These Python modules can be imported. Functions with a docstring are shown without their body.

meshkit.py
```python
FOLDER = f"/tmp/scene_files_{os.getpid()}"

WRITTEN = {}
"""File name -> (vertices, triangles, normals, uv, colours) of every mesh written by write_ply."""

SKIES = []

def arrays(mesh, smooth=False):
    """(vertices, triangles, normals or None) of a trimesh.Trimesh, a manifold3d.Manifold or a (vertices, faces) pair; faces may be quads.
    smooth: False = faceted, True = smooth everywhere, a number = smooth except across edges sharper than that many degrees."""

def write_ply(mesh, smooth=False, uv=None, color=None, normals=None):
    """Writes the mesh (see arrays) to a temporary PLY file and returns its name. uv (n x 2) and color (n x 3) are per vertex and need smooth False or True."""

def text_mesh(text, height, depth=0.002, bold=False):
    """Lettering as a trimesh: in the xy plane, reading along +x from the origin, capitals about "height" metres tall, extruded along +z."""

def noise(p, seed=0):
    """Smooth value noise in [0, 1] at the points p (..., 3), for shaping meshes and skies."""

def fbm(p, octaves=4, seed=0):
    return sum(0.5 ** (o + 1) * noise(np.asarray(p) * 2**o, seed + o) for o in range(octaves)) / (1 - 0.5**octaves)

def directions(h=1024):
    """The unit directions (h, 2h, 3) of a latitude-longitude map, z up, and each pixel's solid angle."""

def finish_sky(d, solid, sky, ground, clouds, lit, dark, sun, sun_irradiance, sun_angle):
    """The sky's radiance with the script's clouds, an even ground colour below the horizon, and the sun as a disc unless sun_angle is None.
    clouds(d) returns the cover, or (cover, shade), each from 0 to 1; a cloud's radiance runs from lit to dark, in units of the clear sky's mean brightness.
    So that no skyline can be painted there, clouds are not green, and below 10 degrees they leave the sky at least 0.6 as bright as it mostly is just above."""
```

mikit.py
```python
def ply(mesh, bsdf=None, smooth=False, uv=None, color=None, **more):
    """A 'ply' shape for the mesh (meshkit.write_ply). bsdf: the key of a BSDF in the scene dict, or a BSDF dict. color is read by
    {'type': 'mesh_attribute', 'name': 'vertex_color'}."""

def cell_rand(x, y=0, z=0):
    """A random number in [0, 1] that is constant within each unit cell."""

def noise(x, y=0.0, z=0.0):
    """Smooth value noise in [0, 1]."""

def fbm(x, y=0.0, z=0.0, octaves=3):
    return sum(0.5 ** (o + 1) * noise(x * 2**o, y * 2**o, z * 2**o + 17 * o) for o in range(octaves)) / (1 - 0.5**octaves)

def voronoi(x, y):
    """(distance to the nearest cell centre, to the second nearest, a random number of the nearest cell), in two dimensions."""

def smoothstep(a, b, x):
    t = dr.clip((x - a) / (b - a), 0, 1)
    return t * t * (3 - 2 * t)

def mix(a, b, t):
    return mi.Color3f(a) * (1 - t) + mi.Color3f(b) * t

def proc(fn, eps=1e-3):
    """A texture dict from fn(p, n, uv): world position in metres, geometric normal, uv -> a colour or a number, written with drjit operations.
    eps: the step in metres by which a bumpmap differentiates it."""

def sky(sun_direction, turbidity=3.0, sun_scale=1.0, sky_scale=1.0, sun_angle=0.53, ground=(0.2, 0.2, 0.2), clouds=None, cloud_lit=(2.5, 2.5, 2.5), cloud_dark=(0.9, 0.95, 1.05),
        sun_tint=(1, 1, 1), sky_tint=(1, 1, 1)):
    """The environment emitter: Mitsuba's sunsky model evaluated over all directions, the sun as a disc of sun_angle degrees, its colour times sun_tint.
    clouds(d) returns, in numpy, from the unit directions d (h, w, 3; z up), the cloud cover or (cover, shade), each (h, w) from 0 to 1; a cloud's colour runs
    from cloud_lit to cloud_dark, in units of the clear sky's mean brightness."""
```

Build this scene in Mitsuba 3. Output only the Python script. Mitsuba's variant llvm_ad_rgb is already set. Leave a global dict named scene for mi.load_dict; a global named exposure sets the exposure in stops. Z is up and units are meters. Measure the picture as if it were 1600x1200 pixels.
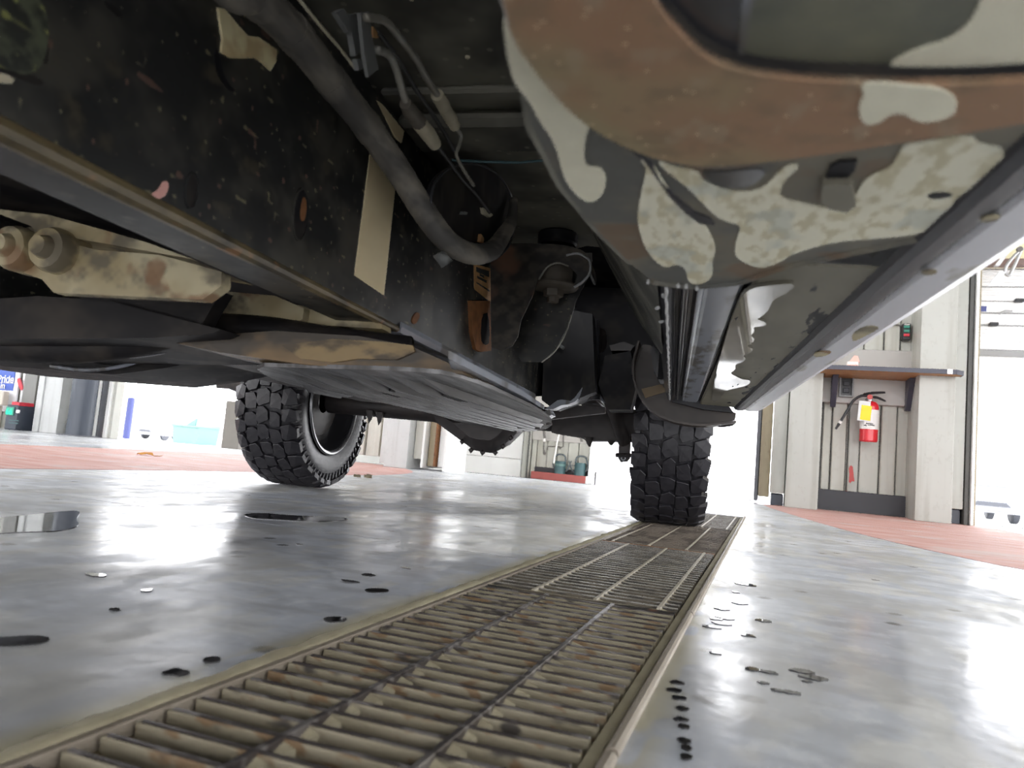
"""Under a pickup truck in a wet workshop bay: world = truck frame, x to the truck's right, y along the truck away from the camera, z up, metres."""
import math
import numpy as np
import trimesh
import mitsuba as mi
import drjit as dr
import manifold3d as m3
from shapely.geometry import Polygon
import mikit
import meshkit
from mikit import noise, fbm, voronoi, cell_rand, smoothstep, mix

T = mi.ScalarTransform4f
PI = math.pi
scene, labels = {'type': 'scene'}, {}

# ------------------------------------------------------------------ camera, sky, exposure
YAW, PITCH, ROLL = -0.220797, 0.092883, 0.087278
_f = np.array([math.sin(YAW)*math.cos(PITCH), math.cos(YAW)*math.cos(PITCH), math.sin(PITCH)])
_r = np.array([math.cos(YAW), -math.sin(YAW), 0.0])
_u = -math.sin(ROLL)*_r + math.cos(ROLL)*np.cross(_r, _f)
EYE = np.array([0.0, 0.0, 0.235])
scene['camera'] = {'type': 'thinlens', 'fov': math.degrees(2*math.atan(800/1155.0)), 'fov_axis': 'x', 'near_clip': 0.02, 'far_clip': 500.0,
                   'aperture_radius': 0.0016, 'focus_distance': 2.4,
                   'to_world': T().look_at(origin=EYE.tolist(), target=(EYE+_f).tolist(), up=_u.tolist())}
scene['sky'] = mikit.sky((0.3, 0.4, 0.85), turbidity=6.0, sun_scale=0.0, sky_scale=1.0, ground=(0.45, 0.45, 0.45),
                         clouds=lambda d: (np.ones(d.shape[:2]), np.full(d.shape[:2], 0.2)), cloud_lit=(2.5, 2.5, 2.55), cloud_dark=(1.3, 1.35, 1.42))
exposure = 4.1

# ------------------------------------------------------------------ helpers
BA = math.radians(6.857)                     # the building is turned against the truck by this angle
BC, BS = math.cos(BA), math.sin(BA)
BT = np.eye(4); BT[:2, :2] = [[BC, BS], [-BS, BC]]


def bl(p):                                   # world -> building, for the textures
    return p.x*BC - p.y*BS, p.x*BS + p.y*BC


def tri(v, f):
    f = np.asarray(f, int)
    if f.ndim == 2 and f.shape[1] == 4:
        f = np.vstack([f[:, [0, 1, 2]], f[:, [0, 2, 3]]])
    return trimesh.Trimesh(np.asarray(v, float), f, process=False)


def man(m):
    d = m.to_mesh()
    return trimesh.Trimesh(np.array(d.vert_properties[:, :3], float), np.array(d.tri_verts, int), process=False)


def bx(x0, x1, y0, y1, z0, z1, c=0.0):
    """A box, its edges chamfered by c."""
    x0, x1 = min(x0, x1), max(x0, x1); y0, y1 = min(y0, y1), max(y0, y1); z0, z1 = min(z0, z1), max(z0, z1)
    if c <= 0:
        m = trimesh.creation.box(extents=(x1-x0, y1-y0, z1-z0)); m.apply_translation(((x0+x1)/2, (y0+y1)/2, (z0+z1)/2))
        return trimesh.Trimesh(m.vertices, m.faces, process=False)
    pts = []
    for X, sx in ((x0, 1), (x1, -1)):
        for Y, sy in ((y0, 1), (y1, -1)):
            for Z, sz in ((z0, 1), (z1, -1)):
                pts += [(X+sx*c, Y+sy*c, Z), (X+sx*c, Y, Z+sz*c), (X, Y+sy*c, Z+sz*c)]
    return man(m3.Manifold.hull_points(np.array(pts)))


def hull(pts):
    return man(m3.Manifold.hull_points(np.asarray(pts, float)))


def cat(*ms):
    out = []
    for m in ms:
        out += list(m) if isinstance(m, (list, tuple)) else [m]
    return trimesh.util.concatenate(out)


def chaikin(p, n=2, closed=True):
    p = np.asarray(p, float)
    for _ in range(n):
        if closed:
            q = np.roll(p, -1, 0)
            p = np.stack([.75*p+.25*q, .25*p+.75*q], 1).reshape(-1, p.shape[1])
        else:
            a, b = p[:-1], p[1:]
            p = np.vstack([p[:1], np.stack([.75*a+.25*b, .25*a+.75*b], 1).reshape(-1, p.shape[1]), p[-1:]])
    return p


def prism(poly, h0, h1, axis='z', holes=()):
    """The polygon (points in the two other axes, in the order xyz) extruded along the axis from h0 to h1."""
    g = Polygon(poly, holes).buffer(0)
    if g.geom_type != 'Polygon':
        g = max(g.geoms, key=lambda a: a.area)
    m = trimesh.creation.extrude_polygon(g, abs(h1-h0), engine='earcut')
    v = np.array(m.vertices); lo = min(h0, h1)
    v[:, 2] += lo
    k = {'z': [0, 1, 2], 'y': [0, 2, 1], 'x': [2, 0, 1]}[axis]
    f = np.array(m.faces)
    v = v[:, k]
    if axis == 'y':
        f = f[:, ::-1]
    return trimesh.Trimesh(v, f, process=False)


def drop(pts, axis):
    k = {'x': [1, 2], 'y': [0, 2], 'z': [0, 1]}[axis]
    return [tuple(np.asarray(p)[k]) for p in pts]


def slab(pts, t, axis, smooth=0):
    """Points on one plane across the axis, as a plate of thickness t on its far side (t may be negative)."""
    h = float(np.mean([p['xyz'.index(axis)] for p in pts]))
    q = drop(pts, axis)
    if smooth:
        q = chaikin(q, smooth)
    return prism(q, h, h+t, axis)


def curve(p, n=8):
    """A Catmull-Rom spline through the points (rows may hold a radius too)."""
    p = np.asarray(p, float)
    q = np.vstack([2*p[0]-p[1], p, 2*p[-1]-p[-2]])
    out = []
    for i in range(1, len(q)-2):
        for t in np.arange(n)/n:
            a, b, c, d = q[i-1:i+3]
            out.append(.5*(2*b+(c-a)*t+(2*a-5*b+4*c-d)*t*t+(3*b-a-3*c+d)*t**3))
    out.append(p[-1])
    return np.array(out)


def tube(pts, r, sides=12, n=0, cap=True):
    p = np.asarray(pts, float)
    r = np.broadcast_to(np.asarray(r, float), (len(p),))
    if n:
        q = curve(np.column_stack([p, r]), n); p, r = q[:, :3], q[:, 3]
    t = np.gradient(p, axis=0); t /= np.linalg.norm(t, axis=1, keepdims=True)+1e-12
    a = np.cross(t[0], [0, 0, 1.0] if abs(t[0][2]) < .9 else [1.0, 0, 0]); a /= np.linalg.norm(a)
    ang = np.arange(sides)*2*PI/sides
    V = []
    for i in range(len(p)):
        a = a-t[i]*(a@t[i]); a /= np.linalg.norm(a); b = np.cross(t[i], a)
        V.append(p[i]+r[i]*(np.cos(ang)[:, None]*a+np.sin(ang)[:, None]*b))
    V = np.vstack(V); F = []
    for i in range(len(p)-1):
        for j in range(sides):
            k = (j+1) % sides
            F += [(i*sides+j, i*sides+k, (i+1)*sides+k), (i*sides+j, (i+1)*sides+k, (i+1)*sides+j)]
    if cap:
        V = np.vstack([V, p[:1], p[-1:]]); c0, c1 = len(V)-2, len(V)-1; e = (len(p)-1)*sides
        for j in range(sides):
            k = (j+1) % sides
            F += [(c0, k, j), (c1, e+j, e+k)]
    return tri(V, F)


def lathe(prof, n=48, axis='z', at=(0, 0, 0), a0=0.0, a1=2*PI):
    """(radius, height) pairs turned round the axis."""
    prof = np.asarray(prof, float); full = abs(a1-a0-2*PI) < 1e-6
    ang = np.linspace(a0, a1, n, endpoint=not full); m = len(prof)
    V = np.array([[r*math.cos(a), r*math.sin(a), h] for a in ang for r, h in prof]); F = []
    for i in range(n if full else n-1):
        k = (i+1) % n
        for j in range(m-1):
            F += [(i*m+j, k*m+j, k*m+j+1), (i*m+j, k*m+j+1, i*m+j+1)]
    V = V[:, {'z': [0, 1, 2], 'x': [2, 0, 1], 'y': [1, 2, 0]}[axis]]
    return tri(V+np.asarray(at, float), F)


def sweep_y(prof, y0, y1, n=1):
    """An open (x, z) profile drawn along y."""
    prof = np.asarray(prof, float); ys = np.linspace(y0, y1, n+1); m = len(prof)
    V = np.array([[x, y, z] for y in ys for x, z in prof]); F = []
    for i in range(n):
        for j in range(m-1):
            F += [(i*m+j, i*m+j+1, (i+1)*m+j+1), (i*m+j, (i+1)*m+j+1, (i+1)*m+j)]
    return tri(V, F)


def thick(prof, t):
    """A closed outline round an open (x, z) profile: a sheet of thickness t."""
    from shapely.geometry import LineString
    g = LineString(prof).buffer(t/2, cap_style=2, join_style=1, quad_segs=3)
    return np.array(g.exterior.coords)[:-1]


def sheet_y(prof, t, y0, y1):
    return prism(thick(prof, t), y0, y1, 'y')


def to_b(m):
    m = m.copy(); m.apply_transform(BT); return m


def turned(m, ang, axis, about):
    m = m.copy(); m.apply_transform(trimesh.transformations.rotation_matrix(ang, axis, about)); return m


used = {}


def key_for(base):
    n = used.get(base, 0); used[base] = n+1
    return base if n == 0 else f'{base}_{n:03d}'


def thing(name, label, category, group=None):
    k = key_for(name); labels[k] = {'label': label, 'category': category}
    if group: labels[k]['group'] = group
    return k


def part(parent, name, mesh, bsdf, smooth=30, label=None, stuff=False, b=False, **more):
    k = key_for(f'{parent}__{name}')
    if isinstance(mesh, dict): scene[k] = dict(mesh, **more)
    else: scene[k] = mikit.ply(to_b(mesh) if b else mesh, bsdf, smooth=smooth, **more)
    if label: labels.setdefault(k, {})['label'] = label
    if stuff: labels.setdefault(k, {})['kind'] = 'stuff'
    return k


def solo(name, mesh, bsdf, label, category, group=None, smooth=30, b=False, **more):
    k = thing(name, label, category, group)
    scene[k] = mikit.ply(to_b(mesh) if b else mesh, bsdf, smooth=smooth, **more)
    return k


def struct(name, mesh, bsdf, label, smooth=30, b=True):
    scene[name] = mikit.ply(to_b(mesh) if b else mesh, bsdf, smooth=smooth)
    labels[name] = {'label': label, 'category': name.split('_')[0], 'kind': 'structure'}
    used[name] = 1
    return name


# ------------------------------------------------------------------ materials
def mat(name, base, rough=.5, metallic=0.0, spec=.5, two=True, bump=None, bump_scale=1.0, **more):
    slot = lambda v: mikit.proc(v) if callable(v) else ({'type': 'rgb', 'value': list(v)} if isinstance(v, (tuple, list)) else v)
    d = {'type': 'principled', 'base_color': slot(base), 'roughness': slot(rough), 'metallic': slot(metallic), 'specular': spec, **more}
    if bump is not None:
        d = {'type': 'bumpmap', 'arbitrary': mikit.proc(bump), 'scale': bump_scale, 'bsdf': d}
    scene[name] = {'type': 'twosided', 'bsdf': d} if two else d
    return name


def specks(p, s, lo, hi):
    """Small round grains, one cell in a few: 1 inside a grain."""
    d, _, w = voronoi((p.x+p.z*.83)*s, (p.y+p.z*.57)*s)
    return smoothstep(.26, .1, d)*dr.select((w > lo) & (w < hi), 1.0, 0.0)


def floor_color(p, n, uv):
    x, y = bl(p)
    a = fbm(x*3.1, y*1.3, 1.0, 4); b_ = fbm(x*17, y*8, 4.0, 3); c = fbm(x*.9+3, y*.5, 9.0, 3)
    col = mix((.325, .345, .385), (.46, .475, .50), smoothstep(.3, .7, a*.6+c*.4))
    col = mix(col, (.45, .43, .37), smoothstep(.5, .72, b_)*.4)
    col = mix(col, (.24, .245, .25), smoothstep(.6, .8, fbm(x*6+9, y*2.4, 2.0, 4))*.55)
    col = mix(col, (.55, .55, .545), smoothstep(.55, .75, fbm(x*60, y*34, 8.0, 3))*.15)
    streak = noise(x*2.2+noise(y*.7, x*.4)*3, y*24)
    col = mix(col, (.3, .305, .315), smoothstep(.78, .97, streak)*.4)
    col = mix(col, (.07, .07, .07), specks(p, 14.0, 0.0, .05)*.8)
    col = col*(.88+.24*smoothstep(.3, .7, fbm(x*13+1, y*21, 12.0, 4)))
    col = mix(col, (.27, .26, .235), smoothstep(.56, .7, fbm(x*4.5+2, y*3.5, 14.0, 4))*.45)
    # muddy apron of the drain frame
    edge = dr.maximum(smoothstep(-.53, -.487, x)*smoothstep(-.46, -.475, x), smoothstep(-.055, -.1, x)*smoothstep(-.13, -.1, x)*.8)
    col = mix(col, (.36, .33, .23), edge*smoothstep(.35, .5, noise(x*30, y*14)+.12)*dr.select(y < 4.3, 1.0, 0.0))
    return col


def floor_rough(p, n, uv):
    x, y = bl(p)
    w = fbm(x*2.6+5, y*1.5, 3.0, 4)
    return .16+.22*smoothstep(.36, .6, w)+.10*smoothstep(.35, .7, fbm(x*26, y*12, 1.0, 3))


def floor_bump(p, n, uv):
    x, y = bl(p)
    return fbm(x*5, y*5, 0.0, 2)*.3+fbm(x*34, y*30, 0.0, 3)*.22


mat('floor_concrete', floor_color, floor_rough, spec=.65, bump=floor_bump, bump_scale=.0022)


def red_color(p, n, uv):
    x, y = bl(p)
    w = fbm(x*4, y*6, 2.0, 4)
    return mix(mix((.45, .24, .21), (.52, .33, .30), noise(x*7, y*19)), (.48, .40, .38), smoothstep(.58, .75, w)*.55)


mat('red_floor_paint', red_color, .6, spec=.25)
mat('puddle_water', (.012, .012, .013), .015, spec=.6)
mat('apron_concrete', (.55, .55, .54), .8)


def mud_bar(p, n, uv):
    x, y = bl(p)
    r = fbm(x*45+p.z*30, y*45, p.z*60, 3)
    col = mix((.26, .23, .165), (.19, .165, .11), noise(x*19, y*31, p.z*25))
    col = mix(col, (.15, .075, .025), smoothstep(.57, .7, r)*.7)
    return mix(col, (.05, .043, .036), smoothstep(.62, .76, fbm(x*30+7, y*60, p.z*50, 3)))


mat('muddy_grate', mud_bar, .75)


def steel_top(p, n, uv):
    x, y = bl(p)
    return mix((.07, .06, .058), (.19, .175, .17), smoothstep(.45, .75, noise(x*60, y*90)))


mat('worn_grate_steel', steel_top, .33, metallic=.55)


def far_grate(p, n, uv):
    x, y = bl(p)
    return mix((.16, .12, .08), (.30, .26, .2), noise(x*25, y*9))


mat('grate_dark', lambda p, n, uv: mix((.10, .085, .06), (.045, .04, .033), smoothstep(.4, .65, fbm(p.x*40, p.y*40, p.z*60, 3))), .6)
mat('grate_brown', lambda p, n, uv: mix((.15, .125, .10), (.085, .07, .058), smoothstep(.4, .65, fbm(p.x*25, p.y*12, p.z*60, 3))), .55)
mat('grate_edge_sheen', lambda p, n, uv: mix((.30, .285, .26), (.17, .155, .135), smoothstep(.4, .7, fbm(p.x*35, p.y*35, 1.0, 3))), .38, metallic=.3)  # pale base paints the bright reflection on wet bar tops
mat('frame_mud', lambda p, n, uv: mix((.34, .31, .215), (.24, .21, .14), fbm(p.x*40, p.y*30, p.z*40, 3)), .7)
mat('frame_bar_pale', lambda p, n, uv: mix((.36, .33, .27), (.24, .21, .16), fbm(p.x*40, p.y*22, p.z*40, 3)), .5)
mat('frame_tube', lambda p, n, uv: mix((.155, .13, .10), (.235, .205, .165), fbm(p.x*30, p.y*12, p.z*40, 3)), .5)
mat('channel_concrete', lambda p, n, uv: mix((.16, .12, .06), (.05, .04, .025), fbm(p.x*20, p.y*20, p.z*20, 3)), .8)

# walls
def clad(base, dirt):
    def fn(p, n, uv):
        x, y = bl(p)
        st = fbm(x*14+y*14, p.z*.9, 3.0, 4)
        sp = fbm(x*45+y*45, p.z*30, 6.0, 4)
        c = mix(base, dirt, smoothstep(.5, .85, st)*.4)
        return mix(c, dirt, smoothstep(.62, .8, sp)*.14)
    return fn


mat('cladding_white', clad((.50, .495, .445), (.32, .295, .23)), .45)
mat('cladding_grey', clad((.42, .42, .385), (.26, .245, .20)), .4)
mat('cladding_pale', clad((.48, .49, .485), (.33, .33, .31)), .35)
mat('cladding_stained', clad((.30, .25, .16), (.12, .09, .06)), .5)
mat('cladding_dark', clad((.17, .17, .16), (.09, .085, .08)), .4)
mat('joint_dark', (.10, .10, .095), .6)
mat('post_navy', (.045, .055, .075), .35)
mat('post_graphite', (.10, .105, .12), .45)
mat('jamb_white', (.72, .72, .70), .4)
mat('baseboard_black', (.035, .035, .042), .5)
mat('board_white', (.44, .42, .395), .5)
mat('ceiling_white', (.62, .62, .6), .8)
mat('kerb_red', (.34, .085, .075), .6)
mat('red_paint', (.45, .035, .03), .4)
mat('door_white', (.82, .82, .81), .45)
mat('door_joint', (.30, .30, .30), .5)
mat('header_cream', (.70, .64, .42), .5)
mat('header_brown', (.20, .13, .11), .5)
mat('wood', lambda p, n, uv: mix((.34, .17, .07), (.24, .11, .045), noise(p.x*3, p.y*60, p.z*9)), .5)
mat('edge_navy', (.045, .045, .065), .4)
mat('black_plastic', (.018, .018, .02), .4)
mat('grey_plastic', (.2, .2, .2), .5)
mat('extinguisher_red', (.62, .02, .03), .25, spec=.6)
mat('label_white', (.75, .72, .70), .5)
mat('tag_yellow', (.85, .68, .02), .5)
mat('tag_clear', (.62, .62, .60), .3)
mat('ink', (.05, .05, .05), .6)
mat('pink_card', (.75, .45, .38), .6)
mat('button_green', (.05, .30, .22), .4)
mat('button_red', (.75, .05, .08), .4)
mat('metal_pale', (.5, .5, .5), .35, metallic=.8)
mat('pipe_grey', (.13, .12, .11), .5)
mat('can_teal', (.045, .10, .11), .45)
mat('can_grip', (.09, .11, .12), .4)
mat('cord_white', (.82, .80, .76), .5)
mat('sign_blue', (.035, .09, .42), .4)
mat('sign_white', (.75, .75, .78), .4)
mat('sign_red', (.55, .03, .05), .4)
mat('box_cream', (.58, .53, .46), .6)
mat('leaf', (.50, .22, .04), .7)
mat('car_white', (.27, .28, .31), .25, spec=.6)
mat('car_glass', (.45, .46, .5), .4)  # light base colour stands in for sky reflected in the glass
mat('car_dark', (.07, .075, .09), .5)
mat('bin_teal', (.12, .22, .205), .5)
mat('post_blue', (.07, .085, .26), .5)
mat('kiosk_grey', (.13, .12, .11), .7)
scene['screen_green'] = {'type': 'diffuse', 'reflectance': {'type': 'rgb', 'value': [.05, .5, .3]}}

# truck
def steel_dirty(p, n, uv):
    a = fbm(p.x*14, p.y*14, p.z*14, 4)
    c = mix((.017, .018, .018), (.05, .048, .04), smoothstep(.4, .7, a))
    c = mix(c, (.07, .058, .035), smoothstep(.62, .8, fbm(p.x*33+3, p.y*33, p.z*33, 4))*.5)
    c = mix(c, (.20, .18, .10), smoothstep(.84, .93, noise(p.x*120+9, p.y*120, p.z*120))*.6)
    return mix(c, (.15, .08, .06), smoothstep(.87, .94, noise(p.x*80+7, p.y*80, p.z*80))*.6)


mat('frame_black', steel_dirty, lambda p, n, uv: .28+.25*fbm(p.x*11, p.y*11, p.z*11, 3), spec=.5)


def lip(p, n, uv):
    a = fbm(p.x*21, p.y*13, p.z*21, 4)
    c = mix((.035, .03, .02), (.13, .10, .05), smoothstep(.3, .65, a))
    return mix(c, (.2, .10, .04), smoothstep(.62, .78, fbm(p.x*60, p.y*40, p.z*60, 3)))


mat('moss_grit', lambda p, n, uv: mix(mix((.02, .022, .018), (.075, .085, .05), smoothstep(.35, .65, fbm(p.x*60, p.y*60, p.z*60, 4))), (.26, .27, .08), smoothstep(.72, .85, noise(p.x*140, p.y*140, p.z*140))*.7), .7)
mat('frame_lip_dirt', lip, .42)
mat('box_black', lambda p, n, uv: mix((.012, .012, .014), (.03, .027, .022), smoothstep(.45, .75, fbm(p.x*20, p.y*20, p.z*9, 4))), .45, spec=.3)
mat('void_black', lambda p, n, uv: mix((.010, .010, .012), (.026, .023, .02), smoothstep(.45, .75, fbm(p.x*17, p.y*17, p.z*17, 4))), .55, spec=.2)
mat('satin_black', lambda p, n, uv: mix((.011, .010, .011), (.036, .030, .025), smoothstep(.4, .75, fbm(p.x*14, p.y*14, p.z*14, 4))), .55, spec=.2)


def loom(p, n, uv):
    return mix((.08, .076, .07), (.22, .20, .165), smoothstep(.35, .7, fbm(p.x*28, p.y*9, p.z*28, 4)))


mat('loom_grey', loom, .6)
mat('line_zinc', lambda p, n, uv: mix((.40, .40, .38), (.25, .225, .17), fbm(p.x*70, p.y*70, p.z*70, 3)), .4, metallic=.3)
mat('ferrule_beige', lambda p, n, uv: mix((.58, .535, .41), (.40, .35, .245), fbm(p.x*60, p.y*60, p.z*60, 3)), .55)
mat('clip_grey', (.15, .155, .15), .6)
mat('line_dark', (.05, .05, .05), .4)
mat('sticker_cream', lambda p, n, uv: mix((.80, .68, .44), (.70, .57, .35), fbm(p.x*25, p.y*9, p.z*25, 3)), .55)
mat('sticker_tan', lambda p, n, uv: mix((.55, .34, .16), (.40, .20, .07), fbm(p.x*45, p.y*45, p.z*45, 3)), .55)
mat('paper_torn', lambda p, n, uv: mix((.75, .66, .40), (.55, .42, .22), smoothstep(.4, .75, fbm(p.x*35, p.y*35, p.z*35, 3))), .7)
mat('sticker_pink', (.62, .33, .29), .6)
mat('rust', lambda p, n, uv: mix((.25, .10, .03), (.10, .045, .02), fbm(p.x*60, p.y*60, p.z*60, 3)), .7)


def floor_pan(p, n, uv):
    a = fbm(p.x*9, p.y*9, p.z*9, 4)
    c = mix((.075, .075, .065), (.19, .185, .15), smoothstep(.35, .7, a))
    return mix(c, (.26, .25, .20), specks(p, 45.0, 0.0, .15)*.6)


mat('pan_olive', floor_pan, .5)


def bracket_c(p, n, uv):
    a = fbm(p.x*25, p.y*25, p.z*25, 4)
    c = mix((.02, .019, .017), (.085, .07, .05), smoothstep(.35, .7, a))
    return mix(c, (.16, .07, .035), smoothstep(.6, .75, fbm(p.x*15+5, p.y*15, p.z*15, 3))*.7)


mat('bracket_dirty', bracket_c, .45)
mat('bush_grey', lambda p, n, uv: mix((.16, .14, .11), (.07, .06, .05), fbm(p.x*40, p.y*40, p.z*40, 3)), .55)


def rust_band(p, n, uv):
    a = fbm(p.x*9, p.y*9, 2.0, 4); b_ = fbm(p.x*60, p.y*60, 5.0, 3)
    c = mix((.26, .215, .125), (.275, .165, .10), smoothstep(.3, .6, a))
    c = mix(c, (.19, .135, .085), smoothstep(.45, .75, b_)*.6)
    c = mix(c, (.30, .24, .165), smoothstep(.6, .8, fbm(p.x*75, p.y*40, 9.0, 3))*.5)
    c = mix(c, (.50, .38, .25), specks(p, 150.0, 0.0, .08)*.6)
    return c


mat('rust_band', rust_band, .7, spec=.3)


def wet_olive(p, n, uv):
    a = fbm(p.x*13, p.y*13, 7.0, 4)
    c = mix((.11, .11, .10), (.165, .15, .115), smoothstep(.4, .65, a))
    return mix(c, (.16, .10, .06), smoothstep(.55, .7, fbm(p.x*17+4, p.y*17, 3.0, 3))*.7)


mat('sheet_wet', wet_olive, .62, spec=.3)


def dry_mud(p, n, uv):
    a = fbm(p.x*150, p.y*60, 3.0, 4); b_ = fbm(p.x*45, p.y*20, 1.0, 3)
    c = mix((.68, .65, .52), (.52, .475, .335), smoothstep(.42, .68, a))
    return mix(c, (.44, .46, .41), smoothstep(.5, .7, b_)*.6)


mat('dry_mud', dry_mud, .95, spec=.15)
mat('dry_chalk', lambda p, n, uv: mix((.72, .69, .55), (.60, .57, .45), fbm(p.x*45, p.y*45, 2.0, 4)), .95, spec=.15)
mat('recess_olive', lambda p, n, uv: mix((.085, .092, .075), (.165, .16, .11), fbm(p.x*45, p.y*45, 3.0, 4)), .55)
mat('sill_silver', lambda p, n, uv: mix((.50, .50, .53), (.36, .35, .32), smoothstep(.66, .74, fbm(p.x*30, p.y*9, p.z*30, 4))), .35, metallic=.15)
mat('rocker_olive', lambda p, n, uv: mix(mix((.21, .195, .15), (.14, .13, .10), fbm(p.x*25, p.y*11, 1.0, 4)), (.02, .02, .02), smoothstep(.57, .63, fbm(p.x*70, p.y*14, 5.0, 4)+(p.x-.158)*7.0)*dr.select(p.x > .12, 1.0, 0.0)), .6, spec=.3)
mat('rocker_steel', lambda p, n, uv: mix((.22, .235, .27), (.11, .105, .10), smoothstep(.5, .75, fbm(p.x*40, p.y*13, 1.0, 4))), .25)
mat('water_film', lambda p, n, uv: mix((.17, .16, .125), (.12, .11, .085), fbm(p.x*25, p.y*11, 1.0, 4)), .04, spec=.9)
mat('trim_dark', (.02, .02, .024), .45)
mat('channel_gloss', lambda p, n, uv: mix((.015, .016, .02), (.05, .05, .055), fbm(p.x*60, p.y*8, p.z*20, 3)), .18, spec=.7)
mat('sealer_glint_pale', (.42, .42, .43), .4)  # seam sealer; also the pale colour of painted edge glints


def muddy(p, n, uv):
    a = fbm(p.x*11, p.y*11, p.z*11, 4)
    c = mix((.42, .365, .235), (.30, .24, .13), smoothstep(.4, .65, a))
    c = mix(c, (.10, .085, .06), smoothstep(.48, .66, fbm(p.x*23+4, p.y*23, p.z*23, 4))*.85)
    return mix(c, (.20, .10, .045), smoothstep(.55, .7, fbm(p.x*26, p.y*26+8, p.z*26, 3))*.8)


mat('muddy_steel', muddy, .65)
mat('bronze_stain', lambda p, n, uv: mix((.06, .04, .02), (.22, .15, .065), smoothstep(.4, .65, fbm(p.x*24, p.y*24, p.z*40, 4))), .5)
mat('muddy_bronze', lambda p, n, uv: mix((.04, .03, .02), (.15, .09, .035), smoothstep(.4, .7, fbm(p.x*12, p.y*12, p.z*18, 4))), .45)


def alu(p, n, uv):
    a = fbm(p.x*70, p.y*4, p.z*16, 4)
    return mix((.145, .143, .145), (.065, .062, .06), smoothstep(.35, .7, a))


mat('skid_aluminium', alu, .36, metallic=.35)


def rubber(p, n, uv):
    return mix((.014, .0135, .017), (.028, .026, .029), smoothstep(.45, .75, fbm(p.x*40, p.y*40, p.z*40, 3)))


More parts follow.
